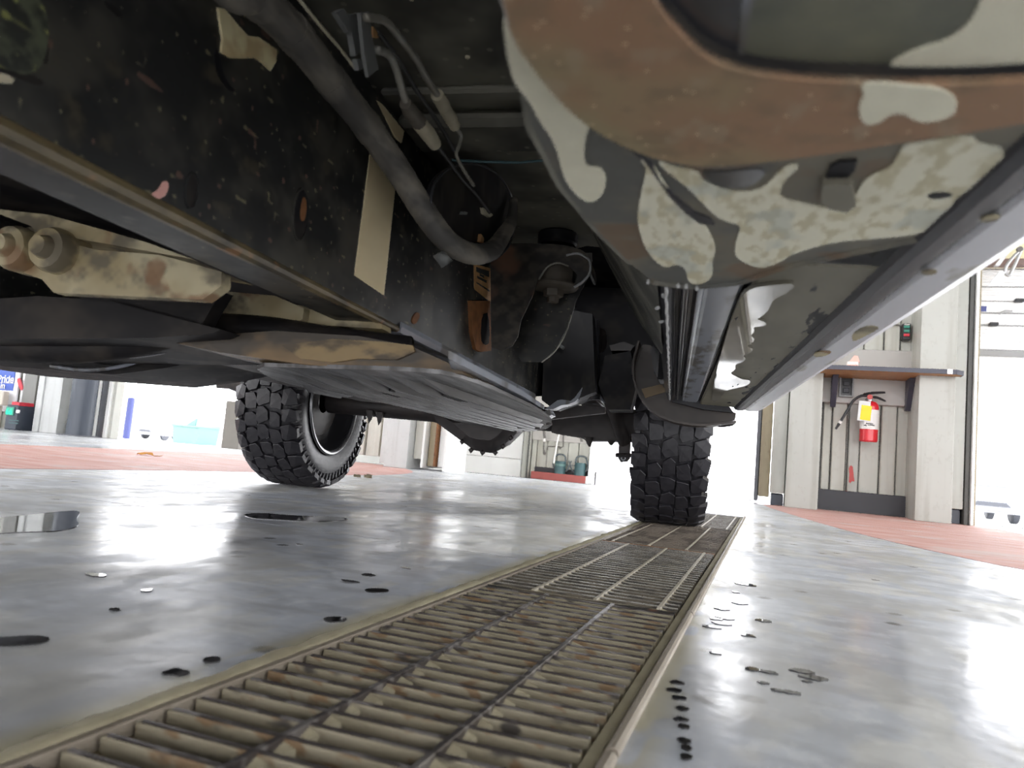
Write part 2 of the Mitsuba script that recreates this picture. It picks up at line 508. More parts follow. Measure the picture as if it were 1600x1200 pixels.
mat('tyre_rubber', rubber, .42, spec=.35)
mat('tread_rubber', lambda p, n, uv: mix((.011, .0105, .014), (.024, .0225, .026), fbm(p.x*50, p.y*50, p.z*50, 3)), .42)
mat('rim_metal', (.25, .25, .26), .22, metallic=.7)
mat('rim_black', (.025, .025, .028), .2, spec=.6)
mat('axle_black', lambda p, n, uv: mix((.016, .015, .017), (.05, .04, .035), fbm(p.x*20, p.y*20, p.z*20, 3)), .5)
mat('liner_brown', lambda p, n, uv: mix((.05, .036, .028), (.028, .023, .021), fbm(p.x*20, p.y*20, p.z*20, 3)), .4)
mat('tape_tan', (.20, .14, .075), .5)

# ------------------------------------------------------------------ the setting (building frame: x right, y to the doors)
def fbox(x0, x1, y0, y1, z0=-.25, z1=0.0):
    return bx(x0, x1, y0, y1, z0, z1)


YW = 6.85                                     # inner face of the door wall
DX0, DX1, DY0, DY1 = -.475, -.105, -1.6, 4.25
J = .002
struct('floor', cat(fbox(-13, DX0, -5.2, 1.62), fbox(-13, DX0, 1.62+2*J, YW+.25), fbox(DX1, 8.5, -5.2, 3.9), fbox(DX1, 8.5, 3.9+2*J, YW+.25),
                    fbox(DX0, DX1, -5.2, DY0), fbox(DX0, DX1, DY1, YW+.25)), 'floor_concrete', 'wet grey sealed concrete workshop floor', smooth=False)
# red paint on the floor: a strip by the left bay and an apron before the extinguisher wall
def flat(pts, z0, z1, ax='z', sm=2):
    return prism(chaikin(pts, sm), z0, z1, ax)


part('floor', 'paint_strip', flat([(-4.75, -2), (-2.86, -2), (-2.85, 2.2), (-2.8, 3.5), (-2.5, 4.3), (-2.75, 5.6), (-3.2, 6.3), (-3.6, 6.84), (-4.6, 6.84), (-4.75, 5.6), (-4.8, 3.8), (-4.75, 0)], 0, .0012),
     'red_floor_paint', smooth=False, label='faded red painted strip on the floor', b=True)
part('floor', 'paint_strip', flat([(-.05, 6.6), (.02, 5.8), (.37, 4.0), (.62, 3.25), (.85, 2.8), (1.5, 2.7), (1.75, 4.0), (1.6, 5.6), (1.5, 6.6)], 0, .0012),
     'red_floor_paint', smooth=False, label='faded red painted apron before the extinguisher wall', b=True)

part('floor', 'threshold', bx(-2.9, -.12, 7.05, 7.075, -.02, .004), 'post_graphite', smooth=False, label='thin steel threshold of the centre bay', b=True)
part('floor', 'threshold', bx(1.5, 5.2, 6.75, 6.77, -.02, .003), 'post_graphite', smooth=False, b=True)
# outside ground: an apron that falls away from the doors
def ground(y0, y1, z0, z1, x0=-60, x1=60):
    return tri([(x0, y0, z0), (x1, y0, z0), (x1, y1, z1), (x0, y1, z1)], [(0, 1, 2), (0, 2, 3)])


struct('ground', cat(ground(YW+.25, 9.0, -.02, -.10), ground(9.0, 40, -.10, -1.0), ground(40, 160, -1.0, -1.0), ground(-60, -5.2, -.05, -.05)), 'apron_concrete', 'bright concrete apron outside the doors', smooth=False)

# ceiling and the side and rear walls (the rear has open bays too)
ZC = 4.6
struct('ceiling', bx(-13, 8.5, -5.2, YW+.3, ZC, ZC+.1), 'ceiling_white', 'white workshop ceiling')
YB = -5.0                                     # the rear of the shop: a row of open bays behind the camera
struct('wall_left', cat(bx(-13.2, -13, YB, YW+.3, 0, .9), bx(-13.2, -13, YB, YW+.3, 3.6, ZC), bx(-13.2, -13, 5.5, YW+.3, .9, 3.6)), 'cladding_white', 'pale wall with a window band on the left end of the workshop')
struct('wall_right', cat(bx(8.5, 8.7, YB, YW+.3, 0, .6), bx(8.5, 8.7, YB, YW+.3, 3.8, ZC), bx(8.5, 8.7, 5.5, YW+.3, .6, 3.8)), 'cladding_white', 'pale wall with a window band on the right end of the workshop')
struct('wall_rear', cat(bx(-13, -12, YB-.2, YB, 0, ZC), bx(-7.9, -7.5, YB-.2, YB, 0, ZC), bx(-3.4, -3.0, YB-.2, YB, 0, ZC), bx(1.1, 1.5, YB-.2, YB, 0, ZC), bx(5.6, 6.0, YB-.2, YB, 0, ZC), bx(-13, 8.5, YB-.2, YB, 4.2, ZC)),
       'cladding_white', 'pale wall with open bays behind the truck')

# the door wall: one structure with its piers as parts
wf = struct('wall_far', cat(bx(-13, -7.75, YW, YW+.2, 0, ZC), bx(-13, 8.5, YW, YW+.2, 3.3, ZC), bx(5.2, 8.5, YW, YW+.2, 0, 3.3)), 'cladding_white', 'pale ribbed metal wall between the bay doors', smooth=False)


def wpart(name, m, mt, label=None):
    return part(wf, name, m, mt, smooth=False, label=label, b=True)


def wbox(name, a, c, y0, y1, z0, z1, mt, label=None, ch=.004):
    return wpart(name, bx(a, c, y0, y1, z0, z1, ch), mt, label)


# right pier (behind the extinguisher): recessed ribbed cladding between two boxed columns
X = {k: v for k, v in dict(a=-.10, b=.02, c=.135, d=.375, e=1.03, f=1.27, g=1.36, h=1.45).items()}
YF = 6.3                                     # front of the boxed columns
YR = 6.62                                     # the recessed cladding behind the extinguisher
wpart('panel', bx(.3, 1.2, YR+.02, YW+.1, 0, 3.3), 'joint_dark')
ribs = [.36, .475, .60, .61, .70, .84, .975, 1.1, 1.2]
ribs = [(0.406,6.620,0.499)[0], (0.474,6.620,0.504)[0], (0.589,6.620,0.514)[0], (0.599,6.620,0.514)[0], (0.689,6.620,0.522)[0], (0.835,6.620,0.533)[0], (0.955,6.620,0.543)[0], (1.060,6.620,0.551)[0], (1.136,6.620,0.557)[0]]
for i in range(len(ribs)-1):
    g = .006 if i % 2 else .003
    proud = .028 if i % 2 else 0.0
    wpart('panel', bx(ribs[i]+g, ribs[i+1]-g, YR-proud, YR+.03, .16, 3.3, .006 if ribs[i+1]-ribs[i] > .03 else 0.001), 'cladding_white' if i != 3 else 'cladding_grey')
wbox('column', X['c'], X['d'], YF, YW+.1, 0, 3.3, 'cladding_grey', 'boxed grey column left of the extinguisher')
wbox('column', X['b'], X['c']-.006, YF+.10, YW+.1, .10, 3.3, 'cladding_grey')
wbox('column', X['a']+.03, X['b']-.006, YF+.2, YW+.1, .06, 3.3, 'cladding_stained', 'brown stained edge of the column')
wbox('column', X['a']-.005, X['a']+.026, YF+.25, YW+.15, 0.02, 3.3, 'post_graphite')
wbox('column', X['e'], X['f'], YF-.12, YW+.1, 0, 3.3, 'cladding_grey', 'boxed grey column right of the extinguisher')
wbox('column', X['f']+.006, X['g'], YF-.02, YW+.1, .11, 3.3, 'cladding_grey')
wbox('door_jamb', X['g']+.006, X['g']+.035, YF-.03, YW+.1, 0, 3.3, 'joint_dark')
wbox('door_jamb', X['g']+.04, X['g']+.062, YF-.06, YW+.15, 0, 3.3, 'jamb_white')
wbox('door_jamb', X['g']+.064, X['h'], YF+.02, YW+.2, 0, 3.3, 'cladding_stained')
wbox('column_foot', X['f']+.012, X['g']-.004, YF+.03, YW, 0, .106, 'post_navy', 'dark steel foot under the column')
wbox('column_foot', X['b']+.01, X['c']-.01, YF+.16, YW, 0, .09, 'post_navy', 'dark steel foot under the column')
struct('baseboard_far', bx(X['d'], X['e']+.05, YR-.05, YR-.03, 0, .165, .003), 'baseboard_black', 'black baseboard under the ribbed cladding', smooth=False)
wbox('backing_board', X['d'], X['e']+.02, YR-.075, YR-.03, (0.703,6.570,0.874)[2], 1.32, 'board_white', 'white backing board under the shelf')
scr = [(0.627,6.600,0.376),(0.641,6.600,0.367),(0.654,6.600,0.285),(0.660,6.600,0.249),(0.641,6.600,0.248),(0.628,6.600,0.231),(0.618,6.600,0.245),(0.620,6.600,0.308),(0.613,6.600,0.349)]
wpart('paint_scrape', prism(drop(scr, 'y'), YR-.034, YR-.027, 'y'), 'red_paint', 'red paint scrape on the cladding')
scr = [(0.588,6.600,0.160),(0.606,6.600,0.172),(0.604,6.600,0.120),(0.589,6.600,0.124)]
wpart('paint_scrape', prism(drop(scr, 'y'), YR-.034, YR-.027, 'y'), 'red_paint', 'small red paint scrape low on the cladding')

# pier left of the centre bay
wbox('panel', -4.05, -3.98, YW-.05, YW+.1, .08, 3.3, 'cladding_white')
wbox('panel', -3.97, -3.885, YW-.02, YW+.1, .08, 3.3, 'cladding_white')
wbox('panel', -3.88, -3.80, YW-.05, YW+.1, .08, 3.3, 'cladding_white')
wbox('panel', -3.795, -3.70, YW+.01, YW+.1, .08, 3.3, 'cladding_stained')
wbox('column', -3.50, -3.255, 6.38, YW+.1, 0.0, 3.3, 'cladding_pale', 'boxed pale column between the left and the centre bay')
wbox('column', -3.57, -3.505, 6.42, YW+.1, 0.03, 3.3, 'cladding_pale')
wbox('column', -3.25, -3.155, 6.50, YW+.1, .10, 3.3, 'cladding_white')
wbox('column', -3.15, -3.125, 6.46, YW+.1, .02, 3.3, 'jamb_white')
wbox('column', -3.12, -3.04, 6.55, YW+.1, .04, 3.3, 'cladding_stained', 'tan stained steel post by the centre bay')
wbox('column', -3.035, -3.015, 6.5, YW+.1, .04, 3.3, 'rust')
wbox('door_jamb', -3.01, -2.95, 6.55, YW+.1, .04, 3.3, 'jamb_white')
wbox('door_jamb', -2.935, -2.905, 6.5, YW+.15, 0, 3.3, 'jamb_white')

# the end of the wall on the left
xs = [-8.75, -8.62, -8.50, -8.18, -8.08, -7.84, -7.78, -7.62, -7.42, -7.30]
YL = 6.52
wpart('panel', bx(-13, (-7.310,6.520,0.322)[0], YL, YL+.12, 0, 3.3), 'cladding_grey')
wbox('column', (-8.494,6.440,0.240)[0], (-8.285,6.440,0.254)[0], 6.44, YL+.05, .0, 3.3, 'cladding_dark', 'dark grey column by the left bay')
wbox('column', (-8.126,6.340,0.255)[0], (-8.034,6.340,0.261)[0], 6.34, YL+.05, .0, 3.3, 'cladding_pale')
wbox('column', (-8.050,6.360,0.262)[0], (-7.769,6.360,0.279)[0], 6.36, YL+.05, .0, 3.3, 'cladding_pale', 'boxed pale column by the left bay')
wbox('column_foot', (-7.885,6.480,0.282)[0], (-7.715,6.480,0.293)[0], 6.48, YL, .0, .135, 'baseboard_black')
wbox('panel', (-7.358,6.460,0.314)[0], (-7.319,6.460,0.316)[0], 6.46, YL+.05, .0, 3.3, 'jamb_white')
wbox('panel', (-7.355,6.500,0.317)[0], (-7.297,6.500,0.321)[0], 6.5, YL+.05, .0, 3.3, 'post_graphite')
wbox('door_jamb', (-7.208,6.550,0.331)[0], (-7.150,6.550,0.334)[0], 6.55, YL+.14, 0, 3.3, 'cladding_grey')
wbox('door_jamb', (-7.242,6.520,0.326)[0], (-7.194,6.520,0.329)[0], 6.52, YL+.14, 0, 3.3, 'jamb_white')
wbox('panel', (-7.390,6.600,0.324)[0], (-7.273,6.600,0.331)[0], 6.6, 6.64, .11, 3.3, 'cladding_white')
wbox('panel', (-7.390,6.600,0.324)[0], (-7.273,6.600,0.331)[0], 6.6, 6.64, 0, .10, 'red_paint', 'red painted foot of the wall by the left bay')
for k, (a, c) in enumerate(((-13, -11.8), (-11.79, -10.6), (-10.59, -9.9), (-9.89, -9.45), (-9.44, -9.15), (-9.14, -8.88))):
    wbox('panel', a, c, YL-.03, YL, .0, 3.3, 'cladding_white')

pg = thing('guard_post', 'round dark navy steel post at the edge of the left bay', 'post')
gx = (-7.370,6.320,0.301)[0]
part(pg, 'tube', lathe([(.0, 0), (.13, 0), (.13, 1.5), (.0, 1.5)], 32, at=(gx, 6.32, 0)), 'post_navy', b=True)
part(pg, 'base_plate', bx(gx-.15, gx+.15, 6.17, 6.47, 0, .012, .002), 'post_graphite', b=True)

# annex seen through the centre bay: a closed white door and a ribbed wall with a red kerb
YA = 9.3
wa = struct('wall_annex', cat(bx(-4.4, -2.1, YA, YA+.15, -.15, 3.2)), 'cladding_grey', 'far wall seen through the centre bay', smooth=False)
struct('roof_annex', cat(bx(-4.8, -.9, YW+.2, YA+.3, 3.2, 3.3), bx(-4.8, -4.6, YW+.2, YA+.2, -.15, 3.2)), 'ceiling_white', 'roof and side of the passage beyond the centre bay', smooth=False)


def apart(name, m, mt, label=None):
    return part(wa, name, m, mt, smooth=False, label=label, b=True)


ax = [(-2.925,9.300,0.242)[0], (-2.855,9.300,0.247)[0], (-2.716,9.300,0.259)[0], (-2.579,9.300,0.270)[0], (-2.434,9.300,0.282)[0], (-2.299,9.300,0.294)[0], (-2.156,9.300,0.305)[0]]
for i in range(len(ax)-1):
    apart('panel', bx(ax[i]+.004, ax[i+1]-.004, YA-.05+.012*(i % 2), YA+.01, -.1, 3.2, .004), 'cladding_white')
apart('backing_board', bx(ax[0], ax[-1], YA-.075, YA-.04, (-2.610,9.300,0.434)[2], 1.0, .003), 'board_white')
apart('door_jamb', bx((-3.022,9.250,0.316)[0], (-2.934,9.250,0.323)[0], YA-.12, YA+.05, -.13, 3.2, .004), 'cladding_grey')
apart('door_jamb', bx((-2.953,9.200,0.320)[0], (-2.936,9.200,0.321)[0], YA-.14, YA-.11, -.13, 3.2), 'joint_dark')
apart('door_jamb', bx((-2.128,9.250,0.306)[0], (-2.062,9.250,0.312)[0], YA-.16, YA+.1, -.13, 3.2, .004), 'jamb_white')
d0, d1 = -4.3, (-3.047,9.300,0.316)[0]
for i, (z0, z1) in enumerate(((-.13, .16), (.165, .62), (.625, 1.1), (1.105, 1.6), (1.605, 2.1), (2.105, 2.6), (2.605, 3.1))):
    z0 += .0; zz = (-3.306,9.300,0.295)[2]
    apart('door_section', bx(d0, d1, YA-.07, YA-.01, z0, z1, .006), 'door_white', 'white section of the closed door')
dp = thing('door_post', 'dark graphite post beside the closed white door', 'post')
part(dp, 'post', bx((-3.700,8.200,0.148)[0], (-3.549,8.200,0.160)[0], 8.2, 8.35, -.08, 3.1, .006), 'post_graphite', b=True)
part(dp, 'edge_strip', bx((-3.545,8.200,0.161)[0], (-3.528,8.200,0.162)[0], 8.19, 8.33, -.08, 3.1, .002), 'jamb_white', b=True)

# ------------------------------------------------------------------ the drain and its grates
dr_ = thing('floor_drain', 'long trench drain with muddy steel frame running under the truck', 'drain')
part(dr_, 'trough', cat(bx(DX0, DX0+.02, DY0, DY1, -.22, -.012), bx(DX1-.02, DX1, DY0, DY1, -.22, -.012), bx(DX0, DX1, DY0, DY1, -.24, -.2)), 'channel_concrete', smooth=False, b=True)
# left frame: muddy angle with lumps of dirt
rng = np.random.default_rng(7)
ys = np.linspace(DY0, DY1, 420); lump = meshkit.fbm(np.column_stack([ys*23, ys*0, ys*0]), 3, 1)
w = .006+.012*np.clip(lump-.3, 0, 1); hgt = .0015+.006*np.clip(meshkit.fbm(np.column_stack([ys*31, ys*0+3, ys*0]), 3, 4)-.35, 0, 1)
V, Fq = [], []
for i, y in enumerate(ys):
    V += [(DX0-.012-w[i], y, -.001), (DX0-.006-w[i]*.4, y, hgt[i]), (DX0+.002, y, hgt[i]*.7+.001), (DX0+.006, y, -.001)]
for i in range(len(ys)-1):
    for j in range(3):
        Fq.append((i*4+j, i*4+j+1, i*4+5+j, i*4+4+j))
part(dr_, 'frame', tri(V, [f[::-1] for f in Fq]), 'frame_mud', smooth=50, label='beige mud-crusted left frame', b=True)
part(dr_, 'frame', bx(DX0+.001, DX0+.013, DY0, DY1, -.03, .0005, .001), 'frame_tube', b=True)
yj = [DY0, .615, 1.25, 2.2, 3.17, DY1]
for a, c in zip(yj[:-1], yj[1:]):
    part(dr_, 'frame_bar', tube([(DX1-.002, a+.004, .001), (DX1-.002, c-.003, .001)], .0062, 10), 'frame_tube', label='rounded muddy bar of the right frame', b=True)
part(dr_, 'frame_shim', bx(DX1-.024, DX1-.012, DY0, DY1, -.035, -.004, .001), 'frame_mud', b=True)

GX0, GX1 = DX0+.016, DX1-.026
barlen = GX1-GX0
bar_mesh = to_b(bx(GX0, GX1, -.0035, .0035, -.034, -.001, .0008))
top_mesh = to_b(bx(GX0+.004, GX1, -.0021, .0021, -.0012, .0008, .0006))
bar_plys = [mikit.ply(bar_mesh, m) for m in ('muddy_grate', 'muddy_grate', 'grate_dark', 'grate_brown', 'grate_brown')]
top_plys = [mikit.ply(top_mesh, m) for m in ('worn_grate_steel', 'worn_grate_steel', 'grate_edge_sheen', 'grate_brown', 'grate_edge_sheen')]
grates = [(-.70, .285, [-.345, -.232], 'drain grate nearest the camera, its front end out of view'), (.292, 1.262, [-.347, -.233], 'open drain grate with two lengthwise bars and widely visible muddy bars'),
          (1.268, 2.222, [-.378, -.267, -.160], 'middle drain grate with three pale lengthwise bars'), (2.232, 3.20, [-.43, -.322, -.213], 'rust brown drain grate under the rear tyre'),
          (3.21, 4.2, [-.36, -.25, -.15], 'farthest drain grate beyond the rear tyre')]
for gi, (y0, y1, bb, lab) in enumerate(grates):
    g = thing('drain_grate', lab, 'grate', None)
    n = int(round((y1-y0-.012)/.0333)) if gi < 4 else 24
    for i in range(n):
        y = y0+.012+(y1-y0-.02)*(i+.5)/n
        tw = T().translate([float(y*BS), float(y*BC), 0])
        k = part(g, 'cross_bar', bar_plys[gi], None, to_world=tw)
        part(k, 'worn_edge', top_plys[gi], None, to_world=tw)
    for xb in bb:
        part(g, 'bearing_bar', bx(xb-.0035, xb+.0035, y0+.004, y1-.006, -.034, .0012, .001), 'worn_grate_steel' if gi < 2 else 'frame_bar_pale', b=True)
        # dirt packed in the corners right of the bearing bar, one wedge at every crossing
        wd = []
        for i in range(n):
            y = y0+.012+(y1-y0-.02)*(i+.5)/n
            s = .010+.006*rng.random()
            wd.append(tri([(xb+.003, y-.003, -.002), (xb+.003+s, y-.003, -.006), (xb+.003, y-.003-s*1.5, -.008), (xb+.003, y-.003, -.03), (xb+.003+s*1.1, y-.003, -.03), (xb+.003, y-.003-s*1.6, -.03)],
                          [(0, 2, 1), (0, 3, 5), (0, 5, 2), (1, 2, 5), (1, 5, 4), (0, 1, 4), (0, 4, 3)]))
        part(g, 'packed_dirt', cat(wd), 'frame_mud', smooth=False, stuff=True, label='pale dirt packed along a lengthwise bar', b=True)
    part(g, 'end_bar', bx(GX0, GX1, y0, y0+.005, -.034, -.001, .001), 'muddy_grate', b=True)
    part(g, 'end_bar', bx(GX0, GX1, y1-.005, y1, -.034, .0002, .001), 'bracket_dirty' if gi != 2 else 'rust', b=True)
    if gi >= 3:
        part(g, 'side_bar', bx(GX0-.002, GX0+.006, y0+.002, y1-.002, -.034, .001, .001), 'frame_tube', b=True)
        part(g, 'silt', bx(GX0, GX1 if gi == 4 else -.20, y0+.006, y1-.006, -.034, -.004), 'grate_dark' if gi == 3 else 'frame_tube', smooth=False, stuff=True, b=True)

# ------------------------------------------------------------------ puddles and litter on the floor
def puddle(pts, label, z=.0015, group=None):
    c = chaikin(pts, 2)
    return solo('puddle', prism(c, 0.0, z, 'z'), 'puddle_water', label, 'puddle', group, smooth=False, b=True)


def blob(cx, cy, lx, ly, seed, n=11):
    r = np.random.default_rng(seed); a = np.arange(n)*2*PI/n
    k = .65+.5*r.random(n)
    return [(cx+lx*math.cos(t)*q, cy+ly*math.sin(t)*q) for t, q in zip(a, k)]


puddle(drop([(-1.449,1.018,0.000),(-1.561,1.175,-0.000),(-1.569,1.240,-0.000),(-1.602,1.347,0.000),(-1.603,1.415,0.000),(-1.470,1.284,0.000),(-1.380,1.220,0.000),(-1.329,1.132,0.000),(-1.358,1.066,0.000),(-1.364,0.961,0.000)], 'z'), 'long mirror-like puddle at the left edge of the floor')
puddle(drop([(-1.376,1.726,0.000),(-1.370,1.813,0.000),(-1.291,1.840,0.000),(-1.250,1.892,0.000),(-1.183,1.960,0.000),(-1.140,1.911,0.000),(-1.157,1.785,0.000),(-1.192,1.747,0.000),(-1.254,1.717,0.000),(-1.291,1.672,0.000)], 'z'), 'narrow dark puddle in front of the left rear tyre')
puddle(drop([(-0.742,0.564,0.000),(-0.730,0.583,0.000),(-0.716,0.601,0.000),(-0.697,0.600,0.000),(-0.688,0.585,0.000),(-0.698,0.565,0.000),(-0.720,0.548,0.000)], 'z'), 'dark water patch at the left edge nearer than the mirror puddle')
puddle(drop([(-0.535,0.857,0.000),(-0.531,0.874,0.000),(-0.514,0.880,0.000),(-0.504,0.866,0.000),(-0.513,0.845,0.000),(-0.526,0.847,0.000)], 'z'), 'small dark water spot just left of the drain frame')
puddle(drop([(-0.531,0.636,-0.000),(-0.528,0.646,0.000),(-0.519,0.648,-0.000),(-0.511,0.637,0.000),(-0.516,0.625,0.000),(-0.524,0.627,0.000)], 'z'), 'small dark water spot nearest the camera on the left floor')
puddle(drop([(-0.594,1.064,0.000),(-0.581,1.083,0.000),(-0.563,1.087,-0.000),(-0.554,1.068,0.000),(-0.568,1.048,0.000),(-0.583,1.047,0.000)], 'z'), 'thin dark water spot halfway to the left tyre')
ORD = ['first', 'second', 'third', 'fourth', 'fifth', 'sixth', 'seventh', 'eighth', 'ninth', 'tenth', 'eleventh']
LW = ['the farthest to the right', 'right of a pair by the thin dark spot', 'left of a pair by the thin dark spot', 'on the bright reflection', 'by the drain frame', 'left of the bright reflection', 'below the bright reflection', 'nearest the camera']
for i, p in enumerate([(-0.942,1.384,0.000),(-0.653,1.176,0.000),(-0.643,1.103,0.000),(-0.809,0.837,0.000),(-0.640,1.295,0.000),(-0.937,0.867,0.000),(-0.752,0.731,0.000),(-0.520,0.587,0.000)]):
    puddle(blob(p[0], p[1], .008+.005*(i % 3), .006+.006*(i % 2), 40+i), f'tiny water drop left of the drain, {LW[i]}', group='water drops left of the drain')
RW = ['far left of its cluster', 'second from the left in its cluster', 'lower left of its cluster', 'upper of the pair on the right', 'farthest right', 'nearest the camera on the left', 'lower of the pair on the right', 'nearest the camera on the right']
row = [(-0.081,0.859,0.000),(-0.081,0.828,0.000),(-0.074,0.805,0.000),(-0.068,0.773,0.000),(-0.065,0.740,0.000),(-0.060,0.721,0.000),(-0.057,0.686,0.000),(-0.053,0.670,0.000),(-0.051,0.649,0.000)]
for i, p in enumerate(row):
    puddle(blob(p[0], p[1], .0085-.0004*i, .0075, 60+i), f'{ORD[i]} water drop from the far end of the row beside the right drain frame', group='row of water drops beside the drain')
for i, (p, q) in enumerate(zip([(-0.003,0.976,0.000),(0.014,0.973,0.000),(0.007,0.921,0.000),(0.053,1.007,0.000),(0.063,0.983,0.000),(0.023,0.900,0.000),(0.056,0.961,0.000),(0.036,0.902,0.000)], [.012, .01, .006, .016, .016, .008, .006, .01])):
    puddle(blob(p[0], p[1], q*1.1, q*.75, 80+i), f'water drop on the right floor, {RW[i]}', group='water drops on the right floor')
MO = [2, 0, 3, 6, 8, 7, 5, 9, 10, 4, 1]
for i, (p, q) in enumerate(zip([(-0.037,1.440,0.000),(-0.033,1.687,0.000),(-0.063,1.355,0.000),(-0.053,1.278,0.000),(-0.056,1.227,-0.000),(-0.068,1.190,0.000),(-0.065,1.257,0.000),(-0.014,1.168,0.000),(-0.052,1.027,0.000),(0.007,1.302,0.000),(-0.048,1.562,-0.000)], [.02, .03, .018, .02, .02, .018, .014, .014, .01, .018, .012])):
    puddle(blob(p[0], p[1], q*.8, q*.6, 120+i), f'bright water drop by the middle drain grate, {ORD[MO[i]]} from the far end', group='water drops beside the middle grate')

lf = thing('dry_leaf', 'orange dry leaf lying on the red painted strip', 'leaf')
lp = np.array((-4.015,3.978,0.000))
lv = [(-.09, 0, .004), (-.05, .03, .02), (0, .045, .012), (.05, .03, .03), (.10, 0, .006), (.05, -.03, .018), (0, -.04, .006), (-.05, -.03, .016), (0, 0, .028)]
lm = tri(np.array(lv)*.8+lp, [(8, i, (i+1) % 8) for i in range(8)]); lm2 = lm.copy(); lm2.vertices[:, 2] += .002; lm2.invert()
part(lf, 'blade', cat(lm, lm2), 'leaf', b=True); part(lf, 'stem', tube([lp+(.08, 0, .005), lp+(.12, .01, .008), lp+(.15, .0, .012)], .0025, 6), 'wood', b=True)
for i, p in enumerate([(-2.462,4.140,0.000),(-2.440,4.143,-0.000),(-2.417,4.191,-0.000),(-2.375,4.157,0.000)]):
    solo('debris_crumb', hull(np.array([(.02, 0, 0), (-.02, .01, 0), (0, -.02, 0), (.01, .015, .018), (-.012, -.005, .022)])*(1.2 if i == 3 else .8)+np.array(p)), 'muddy_grate', f'dark crumb of debris behind the left tyre, {ORD[i]} from the left', 'debris', 'crumbs behind the left tyre', b=True)

# ------------------------------------------------------------------ things on and before the extinguisher wall
sh = thing('wall_shelf', 'wooden shelf with dark navy edge band between the grey columns', 'shelf')
s0, s1 = .26, 1.29; zs = 1.105
part(sh, 'board', prism([(s0, YF-.27), (s1-.05, YF-.27), (s1, YF-.22), (s1, YF-.13), (X['e']-.01, YF-.13), (X['e']-.01, YR-.06), (s0+.13, YR-.06), (s0+.13, YF-.01), (s0, YF-.01)], zs-.028, zs), 'wood', b=True)
part(sh, 'edge_band', cat(bx(s0, s1-.05, YF-.278, YF-.271, zs-.03, zs+.004, .001)), 'edge_navy', b=True)
part(sh, 'edge_band', prism([(s1-.05, YF-.278), (s1+.007, YF-.222), (s1+.007, YF-.13), (s1+.001, YF-.13), (s1+.001, YF-.2195), (s1-.052, YF-.271)], zs-.03, zs+.004), 'edge_navy', b=True)
part(sh, 'clamp', bx(s1-.11, s1-.075, YF-.283, YF-.277, zs-.031, zs+.006, .001), 'metal_pale', label='pale metal clip on the edge band', b=True)
for xb in ((0.467,6.370,1.005)[0], (1.012,6.370,1.034)[0]):
    part(sh, 'bracket', prism([(YR-.08, zs-.03), (YF+.02, zs-.03), (YF+.05, zs-.06), (YR-.12, zs-.27), (YR-.08, zs-.27)], xb-.02, xb+.02, 'x'), 'edge_navy', b=True)

ob = thing('outlet_box', 'dark electrical box on the white board under the shelf', 'outlet')
o0, o1 = (0.509,6.490,0.922), (0.616,6.490,1.090)
part(ob, 'housing', cat(bx(o0[0], o1[0], 6.500, YR-.07, o0[2], o0[2]+.012), bx(o0[0], o1[0], 6.500, YR-.07, o1[2]-.012, o1[2]), bx(o0[0], o0[0]+.012, 6.500, YR-.07, o0[2], o1[2]), bx(o1[0]-.012, o1[0], 6.500, YR-.07, o0[2], o1[2])), 'grey_plastic', b=True)
part(ob, 'back_plate', bx(o0[0], o1[0], YR-.078, YR-.07, o0[2], o1[2]), 'black_plastic', b=True)
for q in (.33, .66):
    part(ob, 'socket', bx(o0[0]+.03, o1[0]-.03, YR-.09, YR-.075, o0[2]+(o1[2]-o0[2])*q-.02, o0[2]+(o1[2]-o0[2])*q+.02, .004), 'baseboard_black', b=True)

fe = thing('fire_extinguisher', 'red fire extinguisher with yellow tag hanging below the shelf', 'fire extinguisher')
ex, ey = (0.730,6.390,0.718)[0], 6.430
ez0, ez1 = (0.736,6.390,0.567)[2], (0.724,6.390,0.889)[2]
er = .066
hh = ez1-ez0
part(fe, 'cylinder', lathe([(0, 0), (er-.006, 0), (er, .008), (er, hh-.05), (er*.93, hh-.028), (er*.7, hh-.008), (er*.35, hh), (0, hh+.002)], 40, at=(ex, ey, ez0)), 'extinguisher_red', b=True)
part(fe, 'wrap_label', lathe([(er+.0008, hh*.30), (er+.0012, hh*.30), (er+.0012, hh*.78), (er+.0008, hh*.78)], 40, at=(ex, ey, ez0), a0=PI*.98, a1=PI*2.05), 'label_white', label='white printed wrap label', b=True)
for i, (zz, a, c) in enumerate(((.42, 1.36, 1.60), (.385, 1.42, 1.66), (.375, 1.28, 1.38))):
    part(fe, 'print_line', lathe([(er+.002, hh*zz), (er+.0024, hh*zz+.001), (er+.002, hh*zz+.008)], 8, at=(ex, ey, ez0), a0=PI*a, a1=PI*c), 'ink', b=True)
tg = turned(bx(ex-.062, ex+.012, ey-er-.006, ey-er-.004, ez0+hh*.50, ez0+hh*.86, .0008), .08, [0, 1, 0], (ex, ey, ez0+hh))
part(fe, 'inspection_tag', tg, 'tag_yellow', label='yellow inspection tag', b=True)
tg = turned(bx(ex-.085, ex+.0, ey-er-.0035, ey-er-.002, ez0+hh*.48, ez0+hh*.97, .0006), .05, [0, 1, 0], (ex, ey, ez0+hh))
part(fe, 'tag_sleeve', tg, 'tag_clear', b=True)
zt = ez0+hh
part(fe, 'valve', cat(lathe([(0, -.01), (.022, -.01), (.022, .012), (.016, .018), (.016, .045), (0, .047)], 20, at=(ex, ey, zt))), 'metal_pale', b=True)
part(fe, 'gauge', lathe([(0, 0), (.02, 0), (.02, .012), (0, .014)], 20, 'y', at=(ex-.005, ey-.035, zt+.03)), 'red_paint', b=True)
